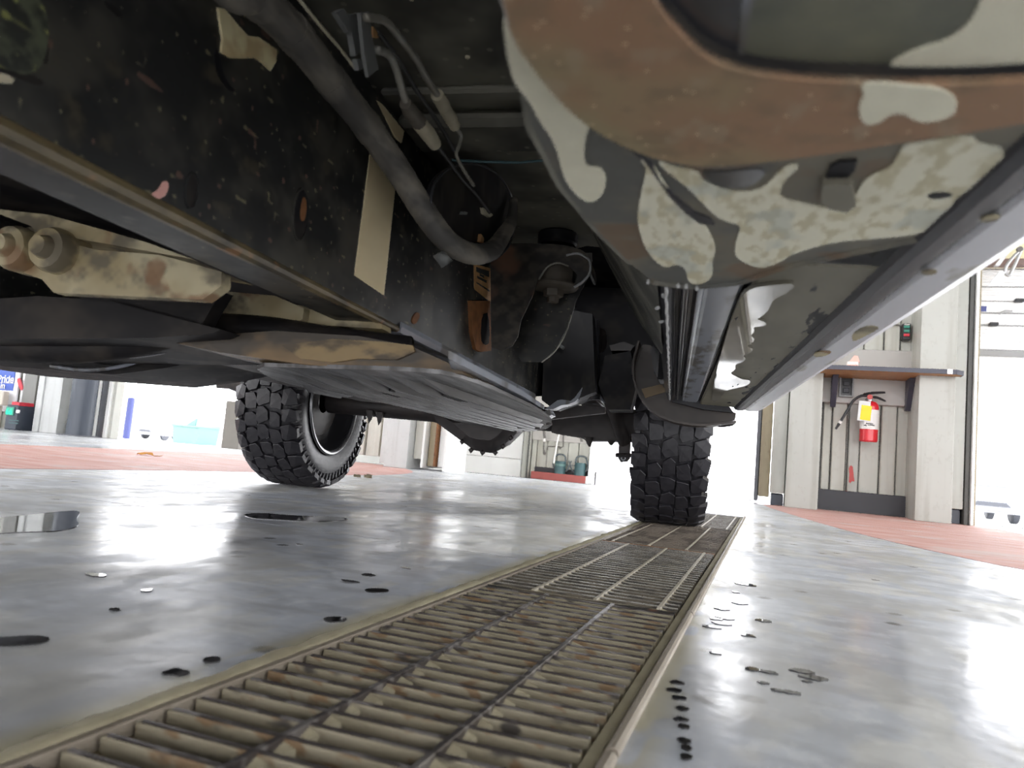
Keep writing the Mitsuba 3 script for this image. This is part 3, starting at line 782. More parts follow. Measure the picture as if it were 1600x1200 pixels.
part(fe, 'handle', tube([(ex-.05, ey, zt+.052), (ex+.02, ey-.005, zt+.066), (ex+.105, ey-.01, zt+.074)], [.009, .011, .008], 8, 5), 'black_plastic', b=True)
part(fe, 'handle', tube([(ex-.01, ey, zt+.035), (ex+.05, ey-.005, zt+.030), (ex+.112, ey-.01, zt+.004)], [.009, .010, .007], 8, 5), 'black_plastic', b=True)
hp = [(ex-.02, ey-.02, zt+.04), (ex-.07, ey-.03, zt+.035), (ex-.125, ey-.03, zt-.01), (ex-.165, ey-.03, zt-.09), (ex-.21, ey-.03, zt-.18)]
part(fe, 'hose', tube(hp, .0105, 10, 6), 'black_plastic', b=True)
part(fe, 'hose_band', tube([(ex-.207, ey-.03, zt-.174), (ex-.217, ey-.03, zt-.194)], .013, 10), 'label_white', b=True)
part(fe, 'nozzle', tube([(ex-.217, ey-.03, zt-.194), (ex-.242, ey-.03, zt-.24)], [.012, .008], 10), 'black_plastic', b=True)
part(fe, 'wall_hook', bx(ex-.02, ex+.02, ey+.03, YR-.03, zt-.02, zt+.03, .003), 'metal_pale', b=True)

oc = thing('door_control', 'black push button box on the wall above the shelf', 'switch')
c0, c1 = (0.956,6.550,1.404), (1.016,6.550,1.541)
part(oc, 'housing', bx(c0[0], c1[0], 6.530, YR-.02, c0[2], c1[2], .006), 'black_plastic', b=True)
H_ = c1[2]-c0[2]; xm = (c0[0]+c1[0])/2
part(oc, 'button', bx(xm-.022, xm+.022, 6.518, 6.532, c0[2]+H_*.70, c0[2]+H_*.86, .004), 'button_green', b=True)
part(oc, 'button', bx(xm-.022, xm+.022, 6.518, 6.532, c0[2]+H_*.46, c0[2]+H_*.62, .004), 'button_green', b=True)
part(oc, 'button', bx(xm-.022, xm+.022, 6.518, 6.532, c0[2]+H_*.22, c0[2]+H_*.38, .004), 'button_red', label='red stop button', b=True)
part(oc, 'name_plate', bx(xm-.02, xm+.02, 6.527, 6.531, c0[2]+H_*.89, c0[2]+H_*.96), 'label_white', b=True)
part(oc, 'conduit', tube([(0.880,6.570,1.537), (0.969,6.570,1.529)], .006, 8), 'pipe_grey', b=True)

cf = thing('card_figure', 'small pink and white paper house standing on the shelf', 'box')
p0 = (0.574,6.200,1.186)
part(cf, 'base', bx(p0[0]-.045, p0[0]+.035, 6.16, 6.24, zs+.0, zs+.055, .004), 'label_white', b=True)
part(cf, 'band', bx(p0[0]-.043, p0[0]+.033, 6.155, 6.2, zs+.02, zs+.032, .001), 'pink_card', b=True)
part(cf, 'roof', prism([(p0[0]-.03, zs+.055), (p0[0]+.045, zs+.055), (p0[0]+.03, zs+.10), (p0[0]+.005, zs+.105)], 6.17, 6.23, 'y'), 'pink_card', b=True)

# right bay: sectional door rolled half up, header and operator arm
YD = 6.62
sd = thing('sectional_door', 'white ribbed sectional door rolled half up in the right bay', 'door')
xa, xz = X['h']+.01, 5.15
zb = lambda py, y=6.62: (1.539,6.620,2.116)[2]+(400-py)*0.0052
lev = [(1.557,6.620,1.359)[2], (1.552,6.620,1.558)[2], (1.550,6.620,1.656)[2], (1.548,6.620,1.753)[2], (1.545,6.620,1.867)[2], (1.542,6.620,2.012)[2]]
for i in range(5):
    z0, z1 = lev[i]+.004, lev[i+1]-.004
    s = part(sd, 'section', bx(xa, xz, YD, YD+.04, z0, z1, .004), 'door_white', b=True)
    if i in (0, 3, 4):
        n = 5 if i else 6
        for j in range(n):
            zz = z0+(z1-z0)*(j+.5)/n
            part(s, 'rib', prism([(YD-.008, zz-.012), (YD-.008, zz+.004), (YD+.002, zz+.010), (YD+.002, zz-.018)], xa, xz, 'x'), 'door_white', b=True)
    part(s, 'seam', bx(xa, xz, YD-.004, YD+.01, z1-.001, z1+.007), 'door_joint', b=True)
part(sd, 'bottom_rail', bx(xa, xz, YD-.02, YD+.05, lev[0]-.05, lev[0], .005), 'door_joint', b=True)
for px, k in (((1.600,6.600,1.561), 0), ((1.767,6.600,1.752), 1)):
    part(sd, 'handle', bx(px[0]-.03, px[0]+.03, YD-.05, YD, px[2]-.012, px[2]+.012, .004), 'black_plastic', b=True)
bs = (1.518,6.600,1.687)
part(sd, 'blue_tape', bx(bs[0]-.04, bs[0]+.035, YD-.012, YD, bs[2]-.02, bs[2]+.02), 'post_blue', b=True)
lk = (1.675,6.600,1.659)
part(sd, 'lock', tube([(lk[0]-.04, YD-.02, lk[2]-.015), (lk[0], YD-.03, lk[2]+.01), (lk[0]+.05, YD-.02, lk[2]+.01)], .008, 8), 'metal_pale', b=True)
wbox('header', X['h']-.05, 5.3, YD-.12, YD-.02, lev[5]+.0, lev[5]+.05, 'header_brown', 'brown steel header over the right bay')
wbox('header', X['h']-.05, 5.3, YD-.05, YW+.1, lev[5]+.05, ZC, 'header_cream', 'cream wall above the right bay')
oa = thing('opener_arm', 'grey curved door operator arm hanging over the right bay', 'door opener')
part(oa, 'arm', tube([(1.703,6.300,2.082),(1.651,6.300,2.024),(1.604,6.300,1.950),(1.597,6.300,1.896),(1.622,6.300,1.877),(1.645,6.300,1.926),(1.680,6.300,2.024),(1.699,6.300,2.082)], .012, 8, 4), 'metal_pale', b=True)
part(oa, 'bracket', prism(drop([(1.525,6.300,1.951),(1.613,6.300,2.083),(1.638,6.300,2.083),(1.558,6.300,1.950)], 'y'), 6.3, 6.34, 'y'), 'metal_pale', b=True)
part(oa, 'track', prism(drop([(1.471,6.250,1.780),(1.547,6.250,1.898),(1.584,6.250,1.888),(1.541,6.250,1.781)], 'y'), 6.25, 6.28, 'y'), 'metal_pale', b=True)
part(oa, 'bolt', lathe([(0, 0), (.02, 0), (.02, .03), (0, .03)], 12, 'y', at=(1.682,6.280,2.072)), 'pipe_grey', b=True)

# ------------------------------------------------------------------ beyond the centre bay
kb = thing('red_kerb', 'red painted kerb block under the watering cans', 'kerb')
k0, k1 = (-2.863,9.100,-0.045)[0], (-2.145,9.100,0.021)[0]
part(kb, 'block', bx(k0, k1, 9.1, YA-.06, -.16, .028, .006), 'kerb_red', b=True)
part(kb, 'end_face', bx(k1, k1+.025, 9.1, YA-.06, -.16, +.028, .003), 'jamb_white', b=True)
apart('skirting', bx(k0, k1+.1, YA-.058, YA-.045, -.1, .09, .003), 'baseboard_black', 'black skirting behind the red kerb')


def can(px0, px1, pyb, pyt, side, label):
    t = thing('watering_can', label, 'watering can')
    a, c = (-2.582,9.170,0.038), (-2.423,9.170,0.052)
    k = (c[0]-a[0])/19.0
    x0 = a[0]+(px0-865)*k; x1 = a[0]+(px1-865)*k; z0 = .028; h = (pyb-pyt)*k*1.0
    xm, r = (x0+x1)/2, (x1-x0)/2
    part(t, 'body', lathe([(0, 0), (r*1.04, 0), (r, .01), (r*.96, h-.01), (r*.9, h), (r*.8, h), (r*.8, h-.02), (0, h-.03)], 28, at=(xm, 9.18, z0)), 'can_teal', b=True)
    s = side
    part(t, 'handle', tube([(xm-s*r*.9, 9.18, z0+h-.01), (xm-s*r*.75, 9.18, z0+h+.06), (xm-s*r*.1, 9.18, z0+h+.085), (xm+s*r*.9, 9.18, z0+h+.07), (xm+s*r*1.35, 9.18, z0+h*.85), (xm+s*r*1.3, 9.18, z0+h*.55), (xm+s*r*.98, 9.18, z0+h*.35)], .011, 8, 5), 'can_grip', b=True)
    part(t, 'spout', tube([(xm-s*r*.95, 9.18, z0+.03), (xm-s*r*1.5, 9.16+.02*s, z0+h*.4), (xm-s*r*2.2, 9.15+.04*s, z0+h*1.08)], [.014, .010, .008], 8, 5), 'can_grip', b=True)
    part(t, 'brace', tube([(xm-s*r*.95, 9.18, z0+h*.75), (xm-s*r*1.85, 9.155+.03*s, z0+h*.75)], .004, 6), 'can_grip', b=True)
    return t, xm, r, z0, h


t, xm, r, z0, h = can(866, 883, 738, 719, -1, 'teal watering can with pale label band, left of the pair on the kerb')
part(t, 'label_band', lathe([(r*1.0, h*.62), (r*1.01, h*.62), (r*1.0, h*.78), (r*.99, h*.78)], 20, at=(xm, 9.18, z0), a0=PI*1.1, a1=PI*1.95), 'bin_teal', b=True)
can(897, 914, 741, 722, 1, 'plain teal watering can, right of the pair on the kerb')
solo('hose_cord', tube([(-2.508,9.050,0.553),(-2.521,9.050,0.511),(-2.536,9.050,0.389),(-2.550,9.050,0.250),(-2.558,9.050,0.152)], .010, 8, 4), 'cord_white', 'white cord hanging before the left watering can', 'cord', b=True)
pp = thing('water_pipe', 'thin grey water pipe with a tap on the far ribbed wall', 'pipe')
part(pp, 'pipe', tube([(-2.506,9.220,0.538),(-2.497,9.220,0.374),(-2.521,9.220,0.363),(-2.548,9.220,0.370),(-2.702,9.220,0.361),(-2.698,9.220,0.316)], .007, 8), 'pipe_grey', b=True)
part(pp, 'tap', cat(tube([(-2.559,9.200,0.368),(-2.523,9.200,0.346)], .011, 8), tube([(-2.521,9.200,0.527),(-2.478,9.200,0.526)], .008, 8)), 'pipe_grey', b=True)
ca = thing('shelf_strut', 'dark strut and hook hanging on the far ribbed wall', 'bracket')
part(ca, 'strut', tube([(-2.755,9.150,0.565),(-2.728,9.150,0.460)], .016, 6), 'pipe_grey', b=True)
part(ca, 'clip', tube([(-2.750,9.180,0.460),(-2.742,9.180,0.419)], .018, 8), 'label_white', b=True)
part(ca, 'chain', tube([(-2.753,9.200,0.419),(-2.748,9.200,0.312),(-2.731,9.200,0.272),(-2.733,9.200,0.247)], [.008, .01, .022, .012], 8), 'pipe_grey', b=True)
solo('shelf_brace', tube([(-2.270,9.150,0.551),(-2.241,9.150,0.456)], .016, 6), 'pipe_grey', 'dark diagonal brace high on the far ribbed wall right of the pipe', 'bracket', b=True)

# ------------------------------------------------------------------ left: sign, dispenser with the green display
sg = thing('wall_sign', 'blue and red promotional sign on the wall at the left edge', 'sign')
a, c = (-9.347,6.460,0.188), (-8.626,6.460,0.234)
zt_, zl = (-8.956,6.460,0.711)[2], (-8.851,6.460,0.220)[2]
part(sg, 'board', bx(a[0], c[0], 6.470, 6.495, zl-.02, zt_+.03, .003), 'sign_white', b=True)
part(sg, 'blue_field', bx(a[0]+.02, (-8.695,6.460,0.723)[0], 6.460, 6.469, (-8.922,6.460,0.554)[2], zt_, .001), 'sign_blue', b=True)
part(sg, 'blue_field', bx(a[0]+.02, (-8.693,6.460,0.503)[0], 6.461, 6.469, (-8.902,6.460,0.460)[2], (-8.921,6.460,0.546)[2], .001), 'sign_blue', b=True)
def lettering(txt, x1, z, h, y, mt, parent):
    m = meshkit.text_mesh(txt, h, .004, True)
    v = np.array(m.vertices); wid = v[:, 0].max()
    v = np.column_stack([v[:, 0]+x1-wid, y-v[:, 2], z+v[:, 1]])
    part(parent, 'lettering', trimesh.Trimesh(v, np.array(m.faces), process=False), mt, smooth=False, label=f'white lettering {txt}', b=True)
lettering('Pride', (-8.685,6.460,0.621)[0], (-8.922,6.460,0.554)[2], .085, 6.457, 'label_white', sg)
lettering('in', (-8.822,6.460,0.496)[0], (-8.906,6.460,0.476)[2], .07, 6.457, 'label_white', sg)
sp = [(-8.650,6.460,0.607),(-8.599,6.460,0.625),(-8.565,6.460,0.564),(-8.521,6.460,0.504),(-8.545,6.460,0.464),(-8.598,6.460,0.516)]
part(sg, 'red_splash', prism(chaikin(drop(sp, 'y'), 1), 6.460, 6.469, 'y'), 'sign_red', b=True)
sp = [(-8.564,6.460,0.713),(-8.502,6.460,0.724),(-8.492,6.460,0.677),(-8.531,6.460,0.660)]
part(sg, 'red_splash', prism(chaikin(drop(sp, 'y'), 1), 6.480, 6.492, 'y'), 'sign_red', b=True)
part(sg, 'side_panel', bx((-8.594,6.460,0.236)[0], (-8.457,6.460,0.244)[0], 6.493, 6.500, zl-.02, zt_+.02, .002), 'sign_white', b=True)
ds = thing('dispenser', 'dark fluid dispenser with a lit green display before the sign', 'dispenser')
e0, e1 = (-8.392,6.200,-0.020), (-8.216,6.200,0.327)
part(ds, 'housing', bx(e0[0], e1[0], 6.200, 6.450, 0.0, (-8.353,6.200,0.289)[2], .01), 'post_navy', b=True)
g0, g1 = (-8.383,6.180,0.166), (-8.258,6.180,0.263)
scene_key = part(ds, 'display', bx(g0[0], g1[0], 6.185, 6.199, g0[2], g1[2], .003), 'button_green', b=True)
m = meshkit.text_mesh('66', .062, .004, True); v = np.array(m.vertices)
m = trimesh.Trimesh(np.column_stack([v[:, 0]-v[:, 0].mean()+(g0[0]+g1[0])/2, 6.184-v[:, 2], v[:, 1]+g0[2]+.012]), np.array(m.faces), process=False)
part(ds, 'digits', m, 'screen_green', smooth=False, label='lit green digits 66', b=True, emitter={'type': 'area', 'radiance': {'type': 'rgb', 'value': [.002, .07, .03]}})
part(ds, 'button', bx((-8.217,6.180,0.162)[0], (-8.166,6.180,0.165)[0], 6.185, 6.200, (-8.224,6.180,0.198)[2], (-8.232,6.180,0.235)[2], .003), 'sign_white', b=True)
part(ds, 'red_cap', bx((-8.339,6.200,0.275)[0], e1[0], 6.210, 6.400, (-8.351,6.200,0.282)[2], (-8.360,6.200,0.326)[2], .006), 'sign_red', b=True)
for q in (655, 660):
    part(ds, 'vent', bx((-8.313,6.180,0.081)[0], (-8.161,6.180,0.092)[0], 6.190, 6.200, (-8.312,6.180,0.074)[2]+(660-q)*.006, (-8.313,6.180,0.081)[2]+(660-q)*.006+.006), 'can_teal', b=True)
b0 = (-8.869,6.200,-0.024)
solo('carton', bx(b0[0], (-8.721,6.400,0.145)[0], 6.32, 6.40, 0.0, (-8.610,6.300,0.267)[2], .01), 'box_cream', 'lower beige carton at the left edge beside the dispenser', 'box', b=True)
solo('carton', bx(b0[0], (-8.644,6.400,0.344)[0], 6.32, 6.40, (-8.611,6.300,0.271)[2], (-8.647,6.300,0.441)[2], .01), 'box_cream', 'upper beige carton at the left edge, on top of the other carton', 'box', b=True)

# ------------------------------------------------------------------ outside
def gz(y):                                     # height of the ground outside at building y
    return -.10-(y-9.0)*.9/31 if y > 9 else -.02-.08*(y-7.1)/1.9


def suv(cx, y, label, s=1.0, dark=False):
    t = thing('parked_car', label, 'car'); z = gz(y); b_ = 'car_white'
    prof = [(-.95, .32), (-.97, .75), (-.90, 1.02), (-.84, 1.08), (-.66, 1.66), (-.55, 1.74), (.55, 1.74), (.66, 1.66), (.84, 1.08), (.90, 1.02), (.97, .75), (.95, .32)]
    low = [(-.94, .3), (-.96, .8), (-.88, 1.05), (.88, 1.05), (.96, .8), (.94, .3)]
    m = cat(prism([(cx+a, z+c) for a, c in low], y, y+4.6, 'y'), prism([(cx+a*.98, z+c) for a, c in prof], y+1.2, y+4.4, 'y'))
    part(t, 'body', m, b_, b=True)
    part(t, 'windscreen', prism([(cx-.72, z+1.12), (cx-.58, z+1.6), (cx+.58, z+1.6), (cx+.72, z+1.12)], y+1.17, y+1.21, 'y'), 'car_glass', b=True)
    part(t, 'grille', prism([(cx-.5, z+.5), (cx-.38, z+.62), (cx+.38, z+.62), (cx+.5, z+.5)], y-.03, y+.01, 'y'), 'car_dark', label='dark lower grille', b=True)
    part(t, 'emblem', prism([(cx-.25, z+.95), (cx+.25, z+.95), (cx+.13, z+.8), (cx+.08, z+.8), (cx+.15, z+.91), (cx-.15, z+.91), (cx-.08, z+.8), (cx-.13, z+.8)], y-.03, y+.01, 'y'), 'metal_pale', label='grey chevron grille frame', b=True)
    for q in (-1, 1):
        part(t, 'headlight', bx(cx+q*.88-.14, cx+q*.88+.06, y-.02, y+.1, z+.78, z+.92, .02), 'metal_pale', b=True)
        for dy in (.9, 3.6):
            part(t, 'wheel', lathe([(0, -.11), (.28, -.11), (.34, -.08), (.34, .08), (.28, .11), (0, .11)], 24, 'x', at=(cx+q*.82, y+dy, z+.34)), 'car_dark', b=True)
    part(t, 'bumper', bx(cx-.95, cx+.95, y-.05, y+.05, z+.36, z+.46, .02), 'door_joint', b=True)
    return t


suv((6.382,26.000,-0.270)[0], 26.0, 'pale car parked outside the right bay')
suv((-38.611,38.000,-1.111)[0], 38.0, 'pale car parked far outside the left bay')
bp = thing('bollard', 'slim blue bollard outside the left bay', 'bollard')
qx = (-9.709,9.200,-0.067)[0]
part(bp, 'tube', lathe([(0, 0), (.055, 0), (.055, .66), (.05, .69), (0, .7)], 20, at=(qx, 9.2, gz(9.2))), 'post_blue', b=True)
part(bp, 'base', lathe([(0, 0), (.10, 0), (.10, .01), (0, .012)], 20, at=(qx, 9.2, gz(9.2))), 'post_blue', b=True)
w0 = (-22.961,24.000,-0.505)[0]; w1 = (-21.611,24.000,-0.401)[0]
wb = thing('waste_skip', 'pale teal waste container far outside the left bay', 'container')
part(wb, 'bin', hull([(w0+.1, 24, gz(24)), (w1-.1, 24, gz(24)), (w0, 24, gz(24)+.7), (w1, 24, gz(24)+.7), (w0+.1, 25.2, gz(24)), (w1-.1, 25.2, gz(24)), (w0, 25.2, gz(24)+.8), (w1, 25.2, gz(24)+.8)]), 'bin_teal', b=True)
part(wb, 'rim', bx(w0-.03, w1+.03, 23.95, 25.25, gz(24)+.68, gz(24)+.75, .01), 'bin_teal', b=True)
part(wb, 'raised_lid', prism([(w0+.5, gz(24)+.75), (w0+.9, gz(24)+.75), (w0+.95, gz(24)+1.05)], 24.2, 24.3, 'y'), 'bin_teal', b=True)
kk = thing('utility_cabinet', 'grey beige utility cabinet outside, left of the left tyre', 'cabinet')
u0, u1 = (-7.333,8.600,-0.079), (-7.038,8.600,0.623)
part(kk, 'body', bx(u0[0], u1[0], 8.6, 9.2, gz(8.6), u1[2], .01), 'kiosk_grey', b=True)
part(kk, 'plinth', bx(u0[0]-.01, u1[0]+.01, 8.59, 9.21, gz(8.6), gz(8.6)+.03, .004), 'car_dark', b=True)

# ------------------------------------------------------------------ the truck
TK = thing('pickup_truck', 'pickup truck seen from below, its dirty black frame and muddy underbody over the wet floor', 'truck')


def tp(name, mesh, mt, smooth=30, label=None, parent=TK, **k):
    return part(parent, name, mesh, mt, smooth, label, **k)


# frame rails
RX = -.46                                     # outer face of the right rail
def rail(xo, s):
    """A boxed rail: outer face at xo, the box going to the side s."""
    xi = xo+s*.085
    pts = [(xo, .432), (xo+s*.004, .424), (xo+s*.012, .42), (xi-s*.01, .42), (xi, .43), (xi, .745), (xo, .745)]
    return pts


holes = []
fr = tp('frame_rail', prism(rail(RX, -1), -1.2, 2.42, 'y'), 'frame_black', label='black boxed frame rail flecked with dirt')
# dirt-caked lower edge
tp('lower_lip', tube([(RX-.004, y, .4245) for y in (-.5, .2, .5, .8, 1.15)], [.010, .010, .0095, .008, .006], 10), 'frame_lip_dirt', parent=fr, label='brown dirt caked on the lower edge')
tp('seam_flange', sheet_y([(RX-.03, .4185), (RX+.0015, .4195), (RX+.004, .428), (RX+.003, .436)], .003, 1.15, 2.40), 'rocker_steel', parent=fr)
for (a, c, rot) in (((-0.459,0.796,0.500), (.017, .033), .0), ((-0.459,0.595,0.455), (.008, .018), .0)):
    th = np.arange(20)*2*PI/20
    ring = [(a[1]+c[0]*math.cos(t)*1.1, a[2]+c[1]*math.sin(t)) for t in th]
    inn = [(a[1]+c[0]*math.cos(t), a[2]+c[1]*.93*math.sin(t)) for t in th]
    tp('access_hole', prism(inn, RX-.004, RX+.0006, 'x'), 'void_black', parent=fr)
    tp('hole_rim', prism(ring, RX, RX+.0022, 'x', holes=[inn]), 'frame_black', parent=fr)
a = (-0.459,0.799,0.507)
tp('rust_flake', prism(chaikin([(a[1]-.006, a[2]-.012), (a[1]+.008, a[2]-.014), (a[1]+.009, a[2]+.012), (a[1]-.003, a[2]+.019)], 2), RX, RX+.0012, 'x'), 'rust', parent=fr)
for q, t in (([(-0.459,0.605,0.606),(-0.459,0.604,0.589),(-0.459,0.610,0.579),(-0.459,0.622,0.575),(-0.459,0.633,0.573),(-0.459,0.645,0.578),(-0.459,0.632,0.578),(-0.459,0.620,0.583),(-0.459,0.613,0.594)], .001), ([(-0.459,0.378,0.467),(-0.459,0.388,0.467),(-0.459,0.405,0.470),(-0.459,0.421,0.472),(-0.459,0.424,0.470),(-0.459,0.419,0.466),(-0.459,0.404,0.464),(-0.459,0.380,0.459)], .001),
             ([(-0.459,0.416,0.501),(-0.459,0.420,0.505),(-0.459,0.423,0.497),(-0.459,0.424,0.487),(-0.459,0.423,0.483),(-0.459,0.418,0.492)], .001), ([(-0.459,0.464,0.560),(-0.459,0.476,0.564),(-0.459,0.486,0.562),(-0.459,0.484,0.558),(-0.459,0.474,0.557)], .001)):
    tp('slot', prism(chaikin(drop(q, 'x'), 2), RX-.004, RX+.0007, 'x'), 'void_black', parent=fr)
q = [(-0.457,0.597,0.639),(-0.457,0.607,0.644),(-0.457,0.629,0.642),(-0.457,0.648,0.641),(-0.457,0.666,0.650),(-0.457,0.685,0.654),(-0.457,0.703,0.657),(-0.457,0.704,0.644),(-0.457,0.696,0.629),(-0.457,0.680,0.629),(-0.457,0.666,0.627),(-0.457,0.648,0.616),(-0.457,0.626,0.604),(-0.457,0.610,0.601),(-0.457,0.610,0.614)]
tp('torn_paper', prism(drop(q, 'x'), RX, RX+.0025, 'x'), 'paper_torn', parent=fr, label='torn beige paper label')
q = [(-0.459,0.541,0.426),(-0.459,0.545,0.433),(-0.459,0.553,0.441),(-0.459,0.556,0.449),(-0.459,0.562,0.451),(-0.459,0.564,0.446),(-0.459,0.561,0.437),(-0.459,0.553,0.431)]
tp('sticker', prism(chaikin(drop(q, 'x'), 1), RX, RX+.0012, 'x'), 'sticker_pink', parent=fr, label='small curved pink sticker')
q = [(-0.458,0.969,0.656),(-0.458,1.073,0.674),(-0.458,1.073,0.464),(-0.458,0.961,0.467)]
tp('sticker', prism(drop(q, 'x'), RX, RX+.0012, 'x'), 'sticker_cream', parent=fr, label='long cream paper sticker on the frame rail')
q = [(-0.458,0.384,0.457),(-0.458,0.393,0.461),(-0.458,0.400,0.461),(-0.458,0.399,0.457),(-0.458,0.385,0.451)]
tp('sticker', prism(drop(q, 'x'), RX, RX+.0012, 'x'), 'ferrule_beige', parent=fr)
q = [(-0.458,0.972,0.734),(-0.458,0.996,0.738),(-0.458,1.084,0.738),(-0.458,1.078,0.715),(-0.458,1.051,0.712)]
tp('sticker', prism(drop(q, 'x'), RX, RX+.0016, 'x'), 'sticker_cream', parent=fr, label='narrow torn cream strip behind the loom')
for q in ([(-0.458,1.201,0.450),(-0.458,1.219,0.468),(-0.458,1.242,0.469),(-0.458,1.230,0.452),(-0.458,1.213,0.443)], [(-0.458,2.420,0.446),(-0.458,2.463,0.485),(-0.458,2.545,0.503),(-0.458,2.566,0.460),(-0.458,2.512,0.437)]):
    tp('rust_spot', prism(chaikin(drop(q, 'x'), 1), RX, RX+.0025, 'x'), 'rust', parent=fr)
q = [(-0.458,1.552,0.646),(-0.458,1.703,0.675),(-0.458,1.725,0.597),(-0.458,1.576,0.594)]
st = tp('sticker', prism(drop(q, 'x'), RX, RX+.0016, 'x'), 'sticker_tan', parent=fr, label='tan printed sticker with black writing')
for k, (u0, u1, v0, v1) in enumerate(((.1, .85, .72, .9), (.15, .7, .5, .58), (.1, .9, .28, .33), (.3, .55, .62, .7))):
    P = lambda u, v: np.array(q[3])*(1-u)*(1-v)+np.array(q[2])*u*(1-v)+np.array(q[0])*(1-u)*v+np.array(q[1])*u*v
    rr_ = [P(u0, v0), P(u1, v0), P(u1, v1), P(u0, v1)]
    tp('print', prism(drop(rr_, 'x'), RX, RX+.0022, 'x'), 'ink', parent=fr, smooth=False)
q = [(-0.458,0.366,0.510),(-0.459,0.402,0.530),(-0.458,0.418,0.521),(-0.458,0.422,0.504),(-0.458,0.421,0.484),(-0.458,0.412,0.470),(-0.458,0.398,0.465),(-0.458,0.374,0.460)]
tp('grit_patch', prism(chaikin(drop(q, 'x'), 2), RX, RX+.0008, 'x'), 'moss_grit', parent=fr, label='patch of greenish grit on the frame rail')
# left rail
tp('frame_rail', prism([(-1.7+.46+a, c) for a, c in rail(RX, -1)] if 0 else [(-1.24, .43), (-1.24, .42), (-1.16, .42), (-1.16, .70), (-1.24, .70)], -1.2, 2.42, 'y'), 'frame_black')
# kick-up behind: the boxed rise before the axle
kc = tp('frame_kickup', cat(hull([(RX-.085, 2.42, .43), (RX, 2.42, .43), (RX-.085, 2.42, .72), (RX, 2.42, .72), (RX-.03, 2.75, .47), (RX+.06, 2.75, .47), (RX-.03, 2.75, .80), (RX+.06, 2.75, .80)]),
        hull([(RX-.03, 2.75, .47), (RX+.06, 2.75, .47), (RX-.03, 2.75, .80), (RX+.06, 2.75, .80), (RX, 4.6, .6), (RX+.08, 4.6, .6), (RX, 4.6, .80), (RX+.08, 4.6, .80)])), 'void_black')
q = [(-0.426,2.440,0.389),(-0.406,2.440,0.404),(-0.385,2.440,0.422),(-0.368,2.440,0.426),(-0.340,2.440,0.423),(-0.328,2.440,0.435),(-0.305,2.440,0.471),(-0.311,2.440,0.440),(-0.325,2.440,0.422),(-0.346,2.440,0.412),(-0.371,2.440,0.406),(-0.396,2.440,0.392)]
tp('bent_flange', prism(drop(q, 'y'), 2.42, 2.50, 'y'), 'rocker_steel', label='bent bare metal flange at the rail end')
q = [(-0.438,2.420,0.419),(-0.453,2.420,0.755),(-0.412,2.420,0.735),(-0.292,2.420,0.719),(-0.262,2.420,0.459),(-0.313,2.420,0.434),(-0.402,2.420,0.396)]
tp('rail_end_box', prism(drop(q, 'y'), 2.425, 2.60, 'y'), 'box_black', label='black box section at the end of the rail')
for p in ((-0.392,2.400,0.606), ):
    tp('clip', turned(bx(p[0]-.008, p[0]+.02, p[1]-.01, p[1]+.02, p[2]-.008, p[2]+.004, .002), .5, [0, 1, 0], p), 'clip_grey')
tp('bolt_stud', tube([(-0.325,1.900,0.626), (-0.316,1.900,0.618)], .004, 8), 'line_zinc')
tp('weld_seam', tube([(-0.457,2.537,0.507),(-0.457,2.510,0.616),(-0.457,2.487,0.770)], .005, 8, 3), 'frame_lip_dirt', parent=fr)

# body mount bracket: two plates and a hood round the bushing
def brk(dy, dx, mt, nm):
    q = [(p[0]+dx, p[2]) for p in [(-0.444,1.620,0.706),(-0.392,1.620,0.712),(-0.332,1.620,0.713),(-0.273,1.620,0.712),(-0.225,1.620,0.700),(-0.209,1.620,0.678),(-0.209,1.620,0.653),(-0.223,1.620,0.631),(-0.241,1.620,0.618),(-0.236,1.620,0.645),(-0.255,1.620,0.665),(-0.284,1.620,0.671),(-0.310,1.620,0.660),(-0.325,1.620,0.633),(-0.332,1.620,0.600),(-0.344,1.620,0.567),(-0.356,1.620,0.537),(-0.360,1.620,0.500),(-0.371,1.620,0.476),(-0.394,1.620,0.465),(-0.419,1.620,0.470)]]
    return tp(nm, prism(q, 1.62+dy, 1.626+dy, 'y'), mt)
bm = brk(0, 0, 'bracket_dirty', 'body_mount_bracket')
labels.setdefault(bm, {})['label'] = 'dirty curved steel body mount bracket'
q = [(p[0], p[2]) for p in [(-0.419,1.740,0.718),(-0.222,1.740,0.732),(-0.219,1.740,0.692),(-0.251,1.740,0.612),(-0.262,1.740,0.557),(-0.291,1.740,0.493),(-0.320,1.740,0.459),(-0.372,1.740,0.456),(-0.399,1.740,0.495)]]
tp('rear_plate', prism(q, 1.74, 1.746, 'y'), 'frame_black', parent=bm)
q = [(p[0], p[2]) for p in [(-0.444,1.620,0.706),(-0.392,1.620,0.712),(-0.332,1.620,0.713),(-0.273,1.620,0.712),(-0.225,1.620,0.700),(-0.209,1.620,0.678),(-0.209,1.620,0.653)]]
tp('hood', prism(thick(chaikin(q, 2, False), .006), 1.62, 1.74, 'y'), 'bracket_dirty', parent=bm)
q = [(p[0], p[2]) for p in [(-0.240,1.618,0.616),(-0.222,1.618,0.629),(-0.208,1.618,0.650),(-0.209,1.618,0.675),(-0.220,1.618,0.686),(-0.239,1.618,0.694),(-0.264,1.618,0.689)]]
tp('edge_glint', tube([(a, 1.617, c) for a, c in q], .0028, 6, 5), 'sealer_glint_pale', parent=bm)  # pale bead paints a bright glint along the bracket edge
q = [(p[0], p[2]) for p in [(-0.322,1.738,0.458),(-0.291,1.738,0.488),(-0.269,1.738,0.533),(-0.260,1.738,0.577)]]
tp('edge_glint', tube([(a, 1.737, c) for a, c in q], .0022, 6, 5), 'line_zinc', parent=bm)  # glint on the rear plate edge, painted as a pale bead
